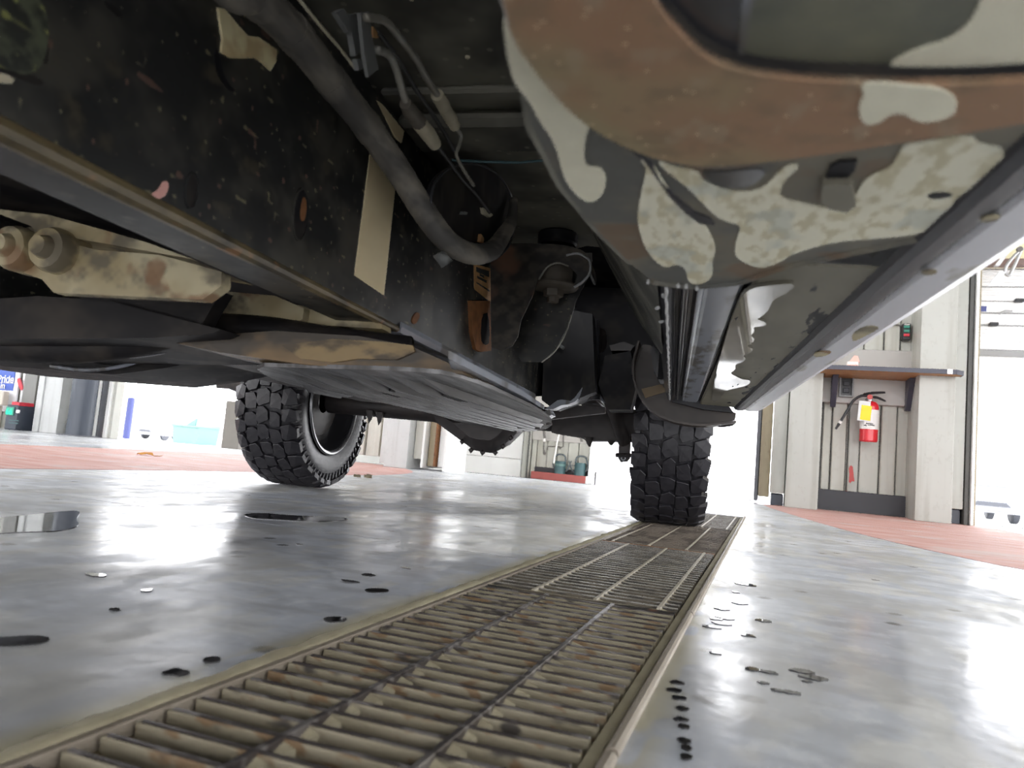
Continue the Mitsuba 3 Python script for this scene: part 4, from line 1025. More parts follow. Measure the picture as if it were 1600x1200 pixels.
q = [(p[0], p[2]) for p in [(-0.322,1.618,0.631),(-0.305,1.618,0.660),(-0.281,1.618,0.671),(-0.257,1.618,0.664)]]
tp('edge_glint', tube([(a, 1.617, c) for a, c in q], .0022, 6, 5), 'line_zinc', parent=bm)  # painted glint round the inner arch of the bracket
# side leg on the rail with its slot
q = [(-0.452,1.533,0.558),(-0.452,1.696,0.594),(-0.452,1.751,0.481),(-0.452,1.657,0.463),(-0.452,1.611,0.462),(-0.452,1.567,0.493)]
tp('foot', prism(drop(q, 'x'), RX, RX+.008, 'x'), 'rust', parent=bm, label='rusty foot of the bracket')
q = [(-0.450,1.631,0.547),(-0.450,1.686,0.564),(-0.450,1.724,0.496),(-0.450,1.679,0.482),(-0.450,1.639,0.491)]
tp('foot_slot', prism(chaikin(drop(q, 'x'), 1), RX, RX+.0095, 'x'), 'void_black', parent=bm)
bc = (-0.297,1.680,0.643)
cx_, cz_ = bc[0], bc[2]
bu = tp('bushing', lathe([(.0, .117), (.043, .117), (.047, .112), (.047, .091), (.043, .085), (.0, .085)], 32, at=(cx_, 1.68, cz_)), 'void_black', parent=bm, label='black rubber body mount')
tp('bushing_sleeve', lathe([(.040, .07), (.042, .0), (.040, -.005), (0, -.005)], 28, at=(cx_, 1.68, cz_)), 'bush_grey', parent=bm)
tp('washer', lathe([(0, -.008), (.056, -.008), (.058, -.012), (.054, -.017), (.038, -.02), (0, -.02)], 32, at=(cx_, 1.68, cz_)), 'bush_grey', parent=bm)
tp('bolt', cat(lathe([(0, -.02), (.024, -.02), (.024, -.036), (.014, -.038), (.014, -.05), (0, -.052)], 6, at=(cx_, 1.68, cz_)), ), 'bush_grey', smooth=False, parent=bm)

# floor pan and what is formed into it
FZ = .76
pan = tp('floor_pan', cat(prism([(-1.9, -1.2), (.25, -1.2), (.25, 2.2), (.05, 2.2), (.05, 1.95), (-.17, 1.80), (-.24, 1.78), (-.34, 1.86), (-1.9, 1.86)], FZ, FZ+.02)), 'pan_olive', label='olive-grey floor pan of the cab')
tp('pan_step', bx(-.46, -.05, .98, 1.01, FZ-.012, FZ, .004), 'pan_olive', parent=pan)
tp('pan_step', bx(-.46, -.05, 1.05, 1.16, FZ-.028, FZ, .010), 'pan_olive', parent=pan)
tp('wire', tube([(-0.355,1.033,0.668),(-0.303,1.040,0.668),(-0.254,1.043,0.668),(-0.204,1.033,0.668)], .002, 6), 'can_teal', parent=pan)
for p, r in (((-0.304,0.907,0.690), .006), ((-0.309,0.728,0.690), .006), ((-0.337,0.777,0.690), .005)):
    tp('rivet', lathe([(0, -.002), (r*.5, -.0015), (r*.6, .0), (r*.6, .012)], 12, at=(p[0], p[1], FZ-.001)), 'ferrule_beige', parent=pan)
# sloped inner side of the rocker, bulged sheet that ends in the wheel arch
V = np.array([(-0.180,0.807,0.600),(-0.200,1.089,0.640),(-0.208,1.414,0.670),(-0.180,1.749,0.680),(-0.154,2.250,0.680),(-0.126,2.758,0.660),(-0.072,0.537,0.470),(-0.069,0.681,0.470),(-0.048,0.858,0.470),(-0.032,1.016,0.460),(-0.025,1.269,0.450),(-0.024,1.966,0.450)])
V = np.array([(-.215, .30, .70), (-.205, .8, .70), (-.20, 1.2, .70), (-.19, 1.5, .70), (-.17, 1.78, .69), (-.12, 2.1, .64), (-.035, .30, .44), (-.03, .75, .44), (-.03, 1.0, .44), (-.03, 1.2, .44), (-.03, 1.36, .445), (-.034, 1.5, .455)])
sb = tri(V, [(0, 1, 7, 6), (1, 2, 8, 7), (2, 3, 9, 8), (3, 4, 10, 9), (4, 5, 11, 10)]); sb = sb.subdivide().subdivide()
sb.vertices[:, 2] += .012*(meshkit.fbm(np.array(sb.vertices)*9, 3, 3)-.5)
tp('inner_rocker', sb, 'pan_olive', smooth=True, label='olive inner side of the rocker')
tp('void_closing', cat(bx(-.5, -.03, 2.64, 2.66, .47, .86), bx(-.5, -.46, 2.3, 2.66, .72, .86), bx(-.06, -.03, 2.28, 2.66, .50, .86), bx(-.5, -.03, 1.84, 2.66, .86, .88)), 'void_black', smooth=False)  # black panels added to close the gap and keep the void dark
# rocker panel seen along its length
Y0, Y1 = .70, 2.27
tp('pinch_flange', sheet_y([(-.034, .46), (-.020, .432), (-.016, .430)], .004, Y0, Y1), 'channel_gloss')
pf = tp('seam_sealer', tube([(-.019+.0009*math.sin(i*2.3), Y0+.1+i*.028, .428+.0006*math.sin(i*1.7)) for i in range(50)], [.0018+.0009*math.sin(i*3.1) for i in range(50)], 8), 'sealer_glint_pale', label='lumpy pale seam sealer')
for i, (yy, d) in enumerate(((.86, -.022), (.93, -.03), (1.02, -.026))):
    tp('sealer_blob', turned(bx(d-.003, d+.002, yy-.004, yy+.006, .430, .434, .0014), .3*i, [0, 0, 1], (d, yy, .43)), 'sealer_glint_pale', parent=pf)
tp('channel', sheet_y([(-.016, .432), (-.012, .446), (-.003, .448), (.001, .433), (.004, .433), (.006, .448), (.012, .449), (.016, .435), (.020, .432)], .0025, Y0, Y1-.06), 'channel_gloss', label='glossy black ribbed channel')
tp('channel_wire', tube([(-.008, Y0, .4435), (-.006, 1.4, .443), (-.008, Y1-.1, .4435)], .0024, 6, 4), 'channel_gloss')
tp('channel_bead', tube([(.0185, y, .4315) for y in (Y0, 1.0, 1.5, Y1-.07)], .0028, 8, 3), 'rocker_steel')
rk = tp('rocker_strip', sheet_y([(.020, .434), (.026, .431), (.056, .431), (.060, .434)], .003, Y0, Y1-.05), 'rocker_steel', label='blue-grey metal strip of the rocker')
tp('rocker_groove', sheet_y([(.060, .434), (.0615, .440), (.068, .440), (.0695, .434)], .002, Y0, Y1-.05), 'trim_dark')
rp = tp('rocker_panel', sheet_y([(.0695, .434), (.073, .430), (.160, .4285), (.172, .4275)], .003, Y0, Y1), 'rocker_olive', label='olive-beige rocker panel underside')
# water clinging to the inner half of the rocker panel
wf_ = [(0.061,0.783,0.428),(0.090,0.757,0.428),(0.107,0.752,0.428),(0.106,0.787,0.428),(0.094,0.824,0.428),(0.097,0.875,0.428),(0.093,0.920,0.428),(0.089,0.936,0.428),(0.103,0.953,0.428),(0.104,0.978,0.428),(0.090,0.986,0.428),(0.096,1.017,0.428),(0.093,1.051,0.428),(0.102,1.074,0.428),(0.102,1.118,0.428),(0.096,1.137,0.428),(0.109,1.162,0.428),(0.109,1.200,0.428),(0.099,1.238,0.428),(0.108,1.262,0.428),(0.106,1.316,0.428),(0.096,1.344,0.428),(0.103,1.410,0.428),(0.096,1.470,0.428),(0.115,1.521,0.428),(0.128,1.558,0.428),(0.145,1.559,0.428),(0.149,1.651,0.428),(0.129,1.729,0.428),(0.112,1.782,0.428),(0.111,1.889,0.428),(0.111,2.029,0.428),(0.098,2.159,0.428),(0.080,1.787,0.428),(0.075,1.563,0.428),(0.068,1.356,0.428),(0.065,1.209,0.428),(0.061,1.012,0.428),(0.060,0.890,0.428)]
tp('water_film', prism(chaikin(drop(wf_, 'z'), 2), .4240, .4285, 'z'), 'water_film', parent=rp, smooth=False, label='ragged film of water clinging to the underside')
for p in ((0.126,1.647,0.426), (0.119,1.689,0.426), (0.065,0.932,0.426)):
    tp('dirt_crumb', hull([(p[0]+a, p[1]+b_, .4265+c) for a, b_, c in ((-.004, 0, 0), (.004, .006, 0), (0, -.012, 0), (0, .008, -.004), (.002, -.006, -.003))]), 'trim_dark', parent=rp)
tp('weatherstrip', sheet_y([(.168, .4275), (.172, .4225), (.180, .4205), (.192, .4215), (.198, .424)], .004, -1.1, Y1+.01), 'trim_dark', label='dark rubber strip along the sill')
sl = tp('sill_moulding', sheet_y([(.197, .424), (.203, .420), (.232, .420), (.246, .427), (.254, .445), (.258, .52), (.272, .72), (.268, .98)], .003, -1.1, Y1), 'sill_silver', label='silver sill with mud stains')
for q in ([(0.206,0.972,0.417),(0.208,0.915,0.417),(0.228,0.918,0.417),(0.224,0.989,0.417),(0.220,1.030,0.417)], [(0.190,1.131,0.417),(0.209,1.100,0.417),(0.214,1.147,0.417),(0.199,1.180,0.417)], [(0.194,0.674,0.417),(0.205,0.664,0.417),(0.209,0.679,0.417),(0.202,0.684,0.417)], [(0.190,0.535,0.417),(0.198,0.527,0.417),(0.203,0.537,0.417),(0.194,0.543,0.417)]):
    tp('mud_stain', prism(chaikin(drop(q, 'z'), 2), .4178, .4192, 'z'), 'muddy_steel', parent=sl, smooth=False)

# front end of the rocker: sheet with dried mud, rust band round an opening, recess above
PZ = .424
lipp = [(-0.032,0.763,0.424),(-0.016,0.772,0.424),(0.004,0.778,0.424),(0.026,0.771,0.424),(0.056,0.751,0.424),(0.078,0.709,0.424),(0.099,0.678,0.424),(0.141,0.634,0.424),(0.166,0.606,0.424),(0.187,0.585,0.424),(0.185,0.523,0.424),(0.179,0.436,0.424)]
left = [(-.075, .28), (-.092, .40), (-.088, .50), (-.072, .60), (-.05, .70)]
corner = [tuple(p[:2]) for p in lipp]+[(.19, .25)]+left
cp = tp('corner_sheet', cat(prism(corner, PZ, PZ+.004), ), 'sheet_wet', smooth=False, label='wet olive-brown sheet under the front corner of the cab')
# rolled edge where the drops hang
e_ = [(p[0], p[1], PZ+.001) for p in lipp[:10]]
tp('rolled_edge', tube(e_, .0042, 8, 4), 'sheet_wet', parent=cp)
for p in ((0.002,0.761,0.420), (0.013,0.768,0.420), (-0.036,0.748,0.420), (-0.006,0.760,0.420)):
    tp('water_drop', lathe([(0, -.003), (.0012, -.0026), (.0018, -.001), (.0014, .001), (0, .003)], 12, at=(p[0], p[1], PZ-.004)), 'sealer_glint_pale', parent=cp)
tp('edge_wall', prism([(a, b_) for a, b_ in left]+[(a-.004, b_) for a, b_ in left[::-1]], PZ, .70), 'pan_olive', parent=cp)
pat = [('dry_chalk', [(-0.084,0.291,0.423),(-0.082,0.311,0.423),(-0.078,0.329,0.423),(-0.072,0.345,0.423),(-0.064,0.366,0.423),(-0.058,0.391,0.423),(-0.058,0.400,0.423),(-0.063,0.420,0.423),(-0.067,0.449,0.423),(-0.066,0.461,0.423),(-0.058,0.461,0.423),(-0.055,0.475,0.423),(-0.059,0.505,0.423),(-0.068,0.526,0.423),(-0.076,0.523,0.423),(-0.081,0.505,0.423),(-0.084,0.481,0.423),(-0.083,0.454,0.423),(-0.082,0.434,0.423),(-0.083,0.411,0.423),(-0.086,0.395,0.423),(-0.087,0.372,0.423),(-0.091,0.354,0.423),(-0.091,0.342,0.423),(-0.089,0.321,0.423)]),
       ('dry_mud', [(-0.033,0.504,0.423),(-0.030,0.480,0.423),(-0.028,0.461,0.423),(-0.032,0.449,0.423),(-0.028,0.447,0.423),(-0.023,0.461,0.423),(-0.018,0.485,0.423),(-0.010,0.518,0.423),(0.001,0.554,0.423),(0.012,0.571,0.423),(0.020,0.607,0.423),(0.025,0.643,0.423),(0.023,0.676,0.423),(0.027,0.726,0.423),(0.020,0.763,0.423),(0.004,0.765,0.423),(0.001,0.705,0.423),(-0.009,0.688,0.423),(-0.018,0.707,0.423),(-0.030,0.675,0.423),(-0.037,0.625,0.423),(-0.039,0.566,0.423),(-0.036,0.530,0.423)]),
       ('dry_mud', [(-0.022,0.449,0.423),(-0.012,0.461,0.423),(0.004,0.467,0.423),(0.007,0.484,0.423),(0.022,0.500,0.423),(0.036,0.505,0.423),(0.046,0.497,0.423),(0.050,0.484,0.423),(0.054,0.463,0.423),(0.060,0.455,0.423),(0.064,0.461,0.423),(0.061,0.469,0.423),(0.058,0.482,0.423),(0.058,0.502,0.423),(0.061,0.516,0.423),(0.081,0.526,0.423),(0.097,0.536,0.423),(0.108,0.527,0.423),(0.105,0.490,0.423),(0.106,0.475,0.423),(0.115,0.461,0.423),(0.115,0.449,0.423),(0.113,0.428,0.423),(0.119,0.427,0.423),(0.143,0.416,0.423),(0.150,0.429,0.423),(0.167,0.434,0.423),(0.172,0.460,0.423),(0.169,0.499,0.423),(0.167,0.513,0.423),(0.174,0.548,0.423),(0.170,0.586,0.423),(0.146,0.597,0.423),(0.112,0.610,0.423),(0.088,0.645,0.423),(0.080,0.678,0.423),(0.068,0.697,0.423),(0.053,0.681,0.423),(0.041,0.657,0.423),(0.039,0.616,0.423),(0.040,0.573,0.423),(0.031,0.567,0.423),(0.021,0.556,0.423),(0.010,0.528,0.423),(0.001,0.503,0.423),(-0.008,0.482,0.423),(-0.016,0.467,0.423)])]
for mt, q in pat:
    tp('mud_patch', prism(chaikin(drop(q, 'z'), 2), PZ-.0012, PZ+.0002), mt, parent=cp, smooth=False, label='pale patch of dried mud')
q = [(-0.046,0.415,0.424),(-0.040,0.424,0.424),(-0.031,0.438,0.424),(-0.024,0.458,0.424),(-0.020,0.482,0.424),(-0.010,0.512,0.424),(0.004,0.544,0.424),(0.016,0.557,0.424),(0.020,0.572,0.424),(0.009,0.570,0.424),(-0.002,0.547,0.424),(-0.014,0.512,0.424),(-0.022,0.479,0.424),(-0.029,0.450,0.424),(-0.037,0.433,0.424),(-0.046,0.422,0.424)]
tp('seam', prism(drop(q, 'z'), PZ-.0016, PZ), 'trim_dark', parent=cp, smooth=False, label='dark joint between the sheets')
q = [(0.005,0.465,0.423),(0.020,0.469,0.423),(0.046,0.461,0.423),(0.043,0.485,0.423),(0.034,0.498,0.423),(0.021,0.496,0.423),(0.011,0.482,0.423)]
tp('dark_patch', prism(chaikin(drop(q, 'z'), 2), PZ-.0008, PZ), 'channel_gloss', parent=cp, smooth=False)  # wet spot between the mud patches
sq = [(0.081,0.458,0.422),(0.085,0.450,0.422),(0.094,0.449,0.422),(0.096,0.464,0.422),(0.094,0.477,0.422),(0.082,0.477,0.422)]
tp('square_hole', prism(drop(sq, 'z'), PZ-.0018, PZ), 'void_black', parent=cp, smooth=False)
sq = [(0.080,0.476,0.420),(0.097,0.475,0.420),(0.108,0.514,0.420),(0.105,0.527,0.420),(0.092,0.520,0.420),(0.085,0.507,0.420)]
tp('clip_nut', prism(drop(sq, 'z'), PZ-.006, PZ), 'rocker_olive', parent=cp, smooth=False)
sq = [(0.148,0.506,0.422),(0.151,0.499,0.422),(0.158,0.499,0.422),(0.164,0.504,0.422),(0.161,0.509,0.422),(0.154,0.512,0.422)]
tp('slot', prism(chaikin(drop(sq, 'z'), 1), PZ-.0016, PZ), 'void_black', parent=cp, smooth=False)

BZ = .407
outer = [(-0.075,0.243,0.407),(-0.075,0.263,0.407),(-0.077,0.284,0.407),(-0.072,0.312,0.407),(-0.064,0.344,0.407),(-0.054,0.368,0.407),(-0.042,0.387,0.407),(-0.027,0.404,0.407),(-0.011,0.415,0.407),(0.007,0.422,0.407),(0.034,0.416,0.407),(0.072,0.403,0.407),(0.113,0.385,0.407),(0.158,0.366,0.407)]
inner = [(0.137,0.331,0.407),(0.109,0.333,0.407),(0.084,0.331,0.407),(0.057,0.328,0.407),(0.035,0.324,0.407),(0.016,0.317,0.407),(0.002,0.305,0.407),(-0.007,0.289,0.407),(-0.015,0.273,0.407),(-0.020,0.257,0.407),(-0.022,0.248,0.407)]
op = chaikin([tuple(p[:2]) for p in outer], 2, False); ip = chaikin([tuple(p[:2]) for p in inner], 2, False)
rb = tp('rust_flange', prism(np.vstack([op, [(op[-1][0]+.02, op[-1][1]-.02)], ip]), BZ, BZ+.004), 'rust_band', smooth=False, label='rust-brown flange round the opening')
tp('flange_edge', tube([(a, b_, BZ+.002) for a, b_ in op[::2]], .0012, 8), 'sealer_glint_pale', parent=rb)  # pale bead paints the light caught along the flange lip
tp('opening_wall', prism(np.vstack([ip, (ip+np.array([-.004, .004]))[::-1]]), BZ+.002, BZ+.022), 'void_black', parent=rb, smooth=False)
q = [(0.068,0.327,0.406),(0.077,0.327,0.406),(0.088,0.330,0.406),(0.100,0.332,0.406),(0.109,0.340,0.406),(0.114,0.349,0.406),(0.115,0.360,0.406),(0.107,0.366,0.406),(0.100,0.363,0.406),(0.094,0.356,0.406),(0.088,0.356,0.406),(0.086,0.365,0.406),(0.081,0.368,0.406),(0.076,0.361,0.406),(0.072,0.346,0.406),(0.073,0.339,0.406)]
tp('mud_patch', prism(chaikin(drop(q, 'z'), 2), BZ-.001, BZ), 'dry_chalk', parent=rb, smooth=False, label='pale patch of dried mud')
rc = [tuple(p[:2]) for p in [(0.141,0.329,0.416),(0.124,0.334,0.416),(0.111,0.339,0.416),(0.097,0.343,0.416),(0.085,0.347,0.416),(0.060,0.347,0.416),(0.037,0.343,0.416),(0.017,0.336,0.416),(0.002,0.324,0.416),(-0.009,0.306,0.416),(-0.017,0.289,0.416),(-0.023,0.271,0.416),(-0.026,0.258,0.416)]]
tp('gap_shade_sheet', prism(np.vstack([ip+np.array([0, .004]), [(-.10, -.5), (.20, -.5), (.20, .16)]]), .428, .431), 'void_black', parent=rb, smooth=False)  # added black sheet stands in for the shade in the gap
rs = tp('recess_sheet', prism(np.vstack([rc, [(-.10, -.5), (.20, -.5), (.20, .16)]]), .4165, .4200), 'recess_olive', smooth=False, label='olive sheet above the opening')
q = [(0.080,0.332,0.416),(0.082,0.325,0.416),(0.089,0.317,0.416),(0.097,0.313,0.416),(0.101,0.303,0.416),(0.101,0.291,0.416),(0.098,0.280,0.416),(0.132,0.281,0.416),(0.156,0.330,0.416),(0.132,0.331,0.416),(0.120,0.335,0.416),(0.104,0.340,0.416),(0.090,0.338,0.416)]
tp('mud_patch', prism(chaikin(drop(q, 'z'), 2), .4155, .4168), 'dry_chalk', parent=rs, smooth=False, label='large pale patch of dried mud')
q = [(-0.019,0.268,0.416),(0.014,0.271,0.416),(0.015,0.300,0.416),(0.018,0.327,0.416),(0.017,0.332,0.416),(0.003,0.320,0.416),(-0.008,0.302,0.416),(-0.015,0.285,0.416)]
tp('dark_patch', prism(drop(q, 'z'), .4157, .4168), 'channel_gloss', parent=rs, smooth=False)  # glossy dark patch over the left part of the recess sheet
q = [(0.014,0.275,0.416),(0.020,0.275,0.416),(0.018,0.289,0.416),(0.019,0.305,0.416),(0.018,0.324,0.416),(0.016,0.323,0.416),(0.016,0.300,0.416)]
tp('mud_streak', prism(chaikin(drop(q, 'z'), 2), .4153, .4168), 'rocker_steel', parent=rs, smooth=False)

# loom, brake lines and their clip between the rail and the floor pan
lm_ = [(-.40, .10, .70), (-.40, .30, .70)]+[(-0.400,0.506,0.618),(-0.400,0.571,0.630),(-0.405,0.649,0.640),(-0.410,0.748,0.641),(-0.410,0.851,0.635),(-0.395,0.934,0.608),(-0.370,0.975,0.568),(-0.350,1.005,0.542),(-0.342,1.061,0.539),(-0.338,1.155,0.557),(-0.338,1.253,0.594),(-0.338,1.318,0.640),(-0.340,1.381,0.689),(-0.345,1.407,0.742)]
rad = [.0185, .0185, .0185, .0185, .0185, .0185, .0185, .0185, .0180, .0172, .0172, .0178, .0172, .0150, .0115, .008]
ll = tp('wiring_loom', tube(lm_, rad, 20, 8), 'loom_grey', smooth=True, label='thick grey sheathed loom')
for i in range(1, 7):
    a = np.array(lm_[i]); d = np.array(lm_[i+1])-a; d /= np.linalg.norm(d)
    tp('tape_wrap', tube([a-d*.012, a+d*.012], [.0196, .0196], 20), 'loom_grey', parent=ll)
tp('loom_clip', hull([tuple(np.array((-0.345,1.006,0.508))+np.array(o)*.012) for o in ((1, 1, 0), (-1, 1, 0), (1, -1, 0), (-1, -1, 0), (0, 0, 1), (0, 0, -1.2))]), 'clip_grey', parent=ll)
dc = [(-0.360,1.076,0.681),(-0.360,1.198,0.730),(-0.360,1.333,0.762),(-0.360,1.450,0.760),(-0.360,1.487,0.717),(-0.360,1.460,0.661),(-0.360,1.343,0.597),(-0.360,1.196,0.552),(-0.360,1.070,0.539),(-0.360,0.987,0.553),(-0.360,0.958,0.581),(-0.360,0.980,0.622)]
dd = chaikin(drop(dc, 'x'), 2)
gc = tp('grommet', prism(dd, -.365, -.358, 'x'), 'box_black', label='round black plastic cover behind the loom')
tp('cover_rim', tube([(-.357, b_, c) for b_, c in np.vstack([dd, dd[:1]])], .0022, 8), 'channel_gloss', parent=gc)
for q, mt in (([(-0.355,1.214,0.657),(-0.355,1.248,0.665),(-0.355,1.285,0.668),(-0.355,1.269,0.658),(-0.355,1.225,0.650)], 'ferrule_beige'), ([(-0.355,1.106,0.613),(-0.355,1.127,0.619),(-0.355,1.125,0.614),(-0.355,1.101,0.606)], 'clip_grey'), ([(-0.355,1.221,0.612),(-0.355,1.240,0.610),(-0.355,1.239,0.601),(-0.355,1.218,0.597)], 'sticker_tan')):
    tp('fitting', prism(drop(q, 'x'), -.358, -.352, 'x'), mt, parent=gc)

fA = [(-0.330,0.653,0.658),(-0.330,0.679,0.673),(-0.330,0.705,0.684),(-0.330,0.754,0.690),(-0.330,0.797,0.693),(-0.330,0.837,0.690),(-0.330,0.883,0.691)]
bl_ = tp('brake_line', tube(fA, [.0045]*7, 10, 6), 'line_zinc', smooth=True, label='upper bent steel brake line with a crimped hose end')
tp('ferrule', tube([(-0.330,0.875,0.690),(-0.330,0.895,0.690),(-0.330,0.907,0.689)], [.0085, .0095, .0092], 14), 'ferrule_beige', parent=bl_)
tp('ferrule', tube([(-0.330,0.907,0.688),(-0.330,0.934,0.688),(-0.330,0.959,0.686)], [.0088, .0094, .0078], 14), 'ferrule_beige', parent=bl_)
tp('pipe_end', tube([(-0.330,0.959,0.686),(-0.330,0.988,0.686),(-0.330,0.986,0.672),(-0.330,0.976,0.654),(-0.330,0.987,0.649),(-0.330,1.030,0.645),(-0.330,1.074,0.644)], [.0028]*7, 8, 5), 'line_zinc', parent=bl_, smooth=True)
fB = [(-0.340,0.705,0.654),(-0.340,0.728,0.664),(-0.340,0.748,0.668),(-0.340,0.764,0.662),(-0.340,0.784,0.650),(-0.340,0.806,0.641)]
bm2 = tp('brake_line', tube(fB, [.0045]*6, 10, 6), 'line_zinc', smooth=True, label='lower bent steel brake line with a crimped hose end')
tp('ferrule', tube([(-0.340,0.798,0.640),(-0.340,0.818,0.639),(-0.340,0.846,0.640)], [.0075, .0100, .0104], 14), 'bush_grey', parent=bm2)
tp('ferrule', tube([(-0.340,0.846,0.639),(-0.340,0.881,0.641),(-0.340,0.913,0.640)], [.0098, .0104, .009], 14), 'ferrule_beige', parent=bm2)
tp('pipe_end', tube([(-0.338,0.916,0.639),(-0.338,0.966,0.640),(-0.338,1.038,0.640),(-0.338,1.123,0.646),(-0.338,1.210,0.647)], [.0026]*5, 8, 4), 'line_dark', parent=bm2, smooth=True)
tp('thin_pipe', tube([(-0.360,0.745,0.699),(-0.360,0.805,0.702),(-0.360,0.876,0.698),(-0.360,0.987,0.697),(-0.360,1.062,0.690)], [.0032]*5, 8, 4), 'line_dark', smooth=True)
tp('thin_pipe', tube([(-0.370,0.585,0.641),(-0.370,0.636,0.641),(-0.370,0.680,0.643),(-0.370,0.720,0.642)], [.0018]*4, 8, 4), 'ferrule_beige', smooth=True)
cl = tp('line_clip', prism(drop([(-0.335,0.648,0.660),(-0.335,0.666,0.673),(-0.335,0.680,0.652),(-0.335,0.703,0.631),(-0.335,0.682,0.611),(-0.335,0.667,0.627)], 'x'), -.338, -.334, 'x'), 'clip_grey', label='grey clip block holding the brake lines')
for q in ([(-0.350,0.648,0.658),(-0.350,0.669,0.674),(-0.350,0.679,0.659),(-0.350,0.660,0.642)], [(-0.350,0.659,0.644),(-0.350,0.682,0.661),(-0.350,0.692,0.647),(-0.350,0.671,0.628)], [(-0.350,0.675,0.627),(-0.350,0.689,0.635),(-0.350,0.697,0.630),(-0.350,0.683,0.619)], [(-0.350,0.623,0.645),(-0.350,0.637,0.658),(-0.350,0.662,0.652),(-0.350,0.652,0.642)]):
    tp('clip_part', prism(drop(q, 'x'), -.352, -.346, 'x'), 'clip_grey', parent=cl)
tp('label_strip', prism(drop([(-0.360,0.732,0.698),(-0.360,0.751,0.699),(-0.360,0.747,0.693),(-0.360,0.735,0.687)], 'x'), -.362, -.36, 'x'), 'sticker_tan', parent=cl)

# between the rails: muddy crossmembers, pipes, shields
cm = tp('crossmember', prism(drop([(-0.882,0.800,0.473),(-0.842,0.800,0.481),(-0.787,0.800,0.458),(-0.747,0.800,0.450),(-0.651,0.800,0.446),(-0.575,0.800,0.430),(-0.560,0.800,0.427),(-0.558,0.800,0.409),(-0.581,0.800,0.391),(-0.802,0.800,0.391),(-0.823,0.800,0.408),(-0.872,0.800,0.421)], 'y'), .80, .82, 'y'), 'muddy_steel', smooth=False, label='mud-caked crossmember with bolted bushings')
for p in ((-0.862,0.780,0.446), (-0.802,0.780,0.445)):
    b2 = tp('bushing', lathe([(.0, -.01), (.012, -.012), (.016, 0), (.026, .002), (.030, .012), (.030, .05), (0, .05)], 24, 'y', at=(p[0], .775, p[2])), 'muddy_steel', parent=cm)
tp('upper_flange', prism(drop([(-0.929,0.840,0.504),(-0.885,0.840,0.500),(-0.831,0.840,0.496),(-0.746,0.840,0.478),(-0.674,0.840,0.462),(-0.604,0.840,0.442),(-0.816,0.840,0.469),(-0.906,0.840,0.495)], 'y'), .80, .94, 'y'), 'muddy_steel', parent=cm, smooth=False)
cm2 = tp('crossmember', prism(drop([(-0.781,1.050,0.426),(-0.732,1.050,0.455),(-0.634,1.050,0.451),(-0.581,1.050,0.433),(-0.582,1.050,0.416),(-0.602,1.050,0.400),(-0.742,1.050,0.400),(-0.776,1.050,0.392)], 'y'), 1.05, 1.10, 'y'), 'muddy_steel', smooth=False, label='smaller muddy crossmember behind')
tp('web', prism(drop([(-0.604,1.080,0.442),(-0.546,1.080,0.432),(-0.457,1.080,0.418),(-0.456,1.080,0.410),(-0.589,1.080,0.411)], 'y'), 1.07, 1.11, 'y'), 'muddy_steel', parent=cm2, smooth=False)
tp('inner_bracket', prism(drop([(-0.948,0.950,0.438),(-0.687,0.950,0.422),(-0.668,0.950,0.436),(-0.701,0.950,0.370),(-0.858,0.950,0.382)], 'y'), .96, .99, 'y'), 'satin_black', smooth=False)
# dark tunnel floor above everything between the rails
tp('tunnel_shield', prism([(-1.2, -.6), (-.54, -.6), (-.54, 2.3), (-1.2, 2.3)], .56, .575), 'satin_black', smooth=False)
# transmission pan and pipes
def blobmesh(pts, sub=1):
    m = hull(pts)
    return m


tr = tp('transmission_pan', hull([(p[0], p[1]+dy, p[2]) for p in [(-1.125,0.950,0.400),(-0.980,0.950,0.414),(-0.851,0.950,0.412),(-0.703,0.950,0.384),(-0.654,0.950,0.377),(-0.669,0.950,0.370),(-0.775,0.950,0.358),(-0.970,0.950,0.356),(-1.113,0.950,0.339)] for dy in (0, .3)]), 'satin_black', label='black transmission pan')
ep = tp('exhaust_pipe', tube([(-1.316,1.050,0.354),(-1.175,1.050,0.348),(-1.068,1.050,0.347),(-0.966,1.050,0.351),(-0.875,1.050,0.366),(-0.799,1.050,0.385),(-0.741,1.050,0.394),(-0.638,1.050,0.395),(-0.526,1.050,0.386),(-0.399,1.050,0.378)], [.032, .032, .03, .028, .027, .025, .024, .022, .02, .02], 16, 6), 'satin_black', smooth=True, label='bent dark exhaust pipe')
tp('pipe', tube([(-1.267,1.100,0.392),(-1.124,1.100,0.381),(-1.039,1.100,0.362),(-0.972,1.100,0.355),(-0.883,1.100,0.365),(-0.811,1.100,0.389),(-0.765,1.100,0.407)], [.018]*7, 12, 5), 'channel_gloss', smooth=True)
tp('lower_shield', hull([(p[0], p[1]+dy, p[2]) for p in [(-1.495,1.250,0.356),(-1.175,1.250,0.348),(-0.972,1.250,0.364),(-0.874,1.250,0.365),(-0.969,1.250,0.341),(-1.081,1.250,0.321),(-1.202,1.250,0.323),(-1.488,1.250,0.321)] for dy in (0, .25)]), 'satin_black', label='dark lower shield')
tp('shield_edge', tube([(-1.224,1.240,0.328),(-1.147,1.240,0.325),(-1.075,1.240,0.334),(-1.013,1.240,0.353),(-0.966,1.240,0.373),(-0.912,1.240,0.391),(-0.845,1.240,0.405)], [.004]*7, 8, 4), 'rocker_steel', smooth=True)
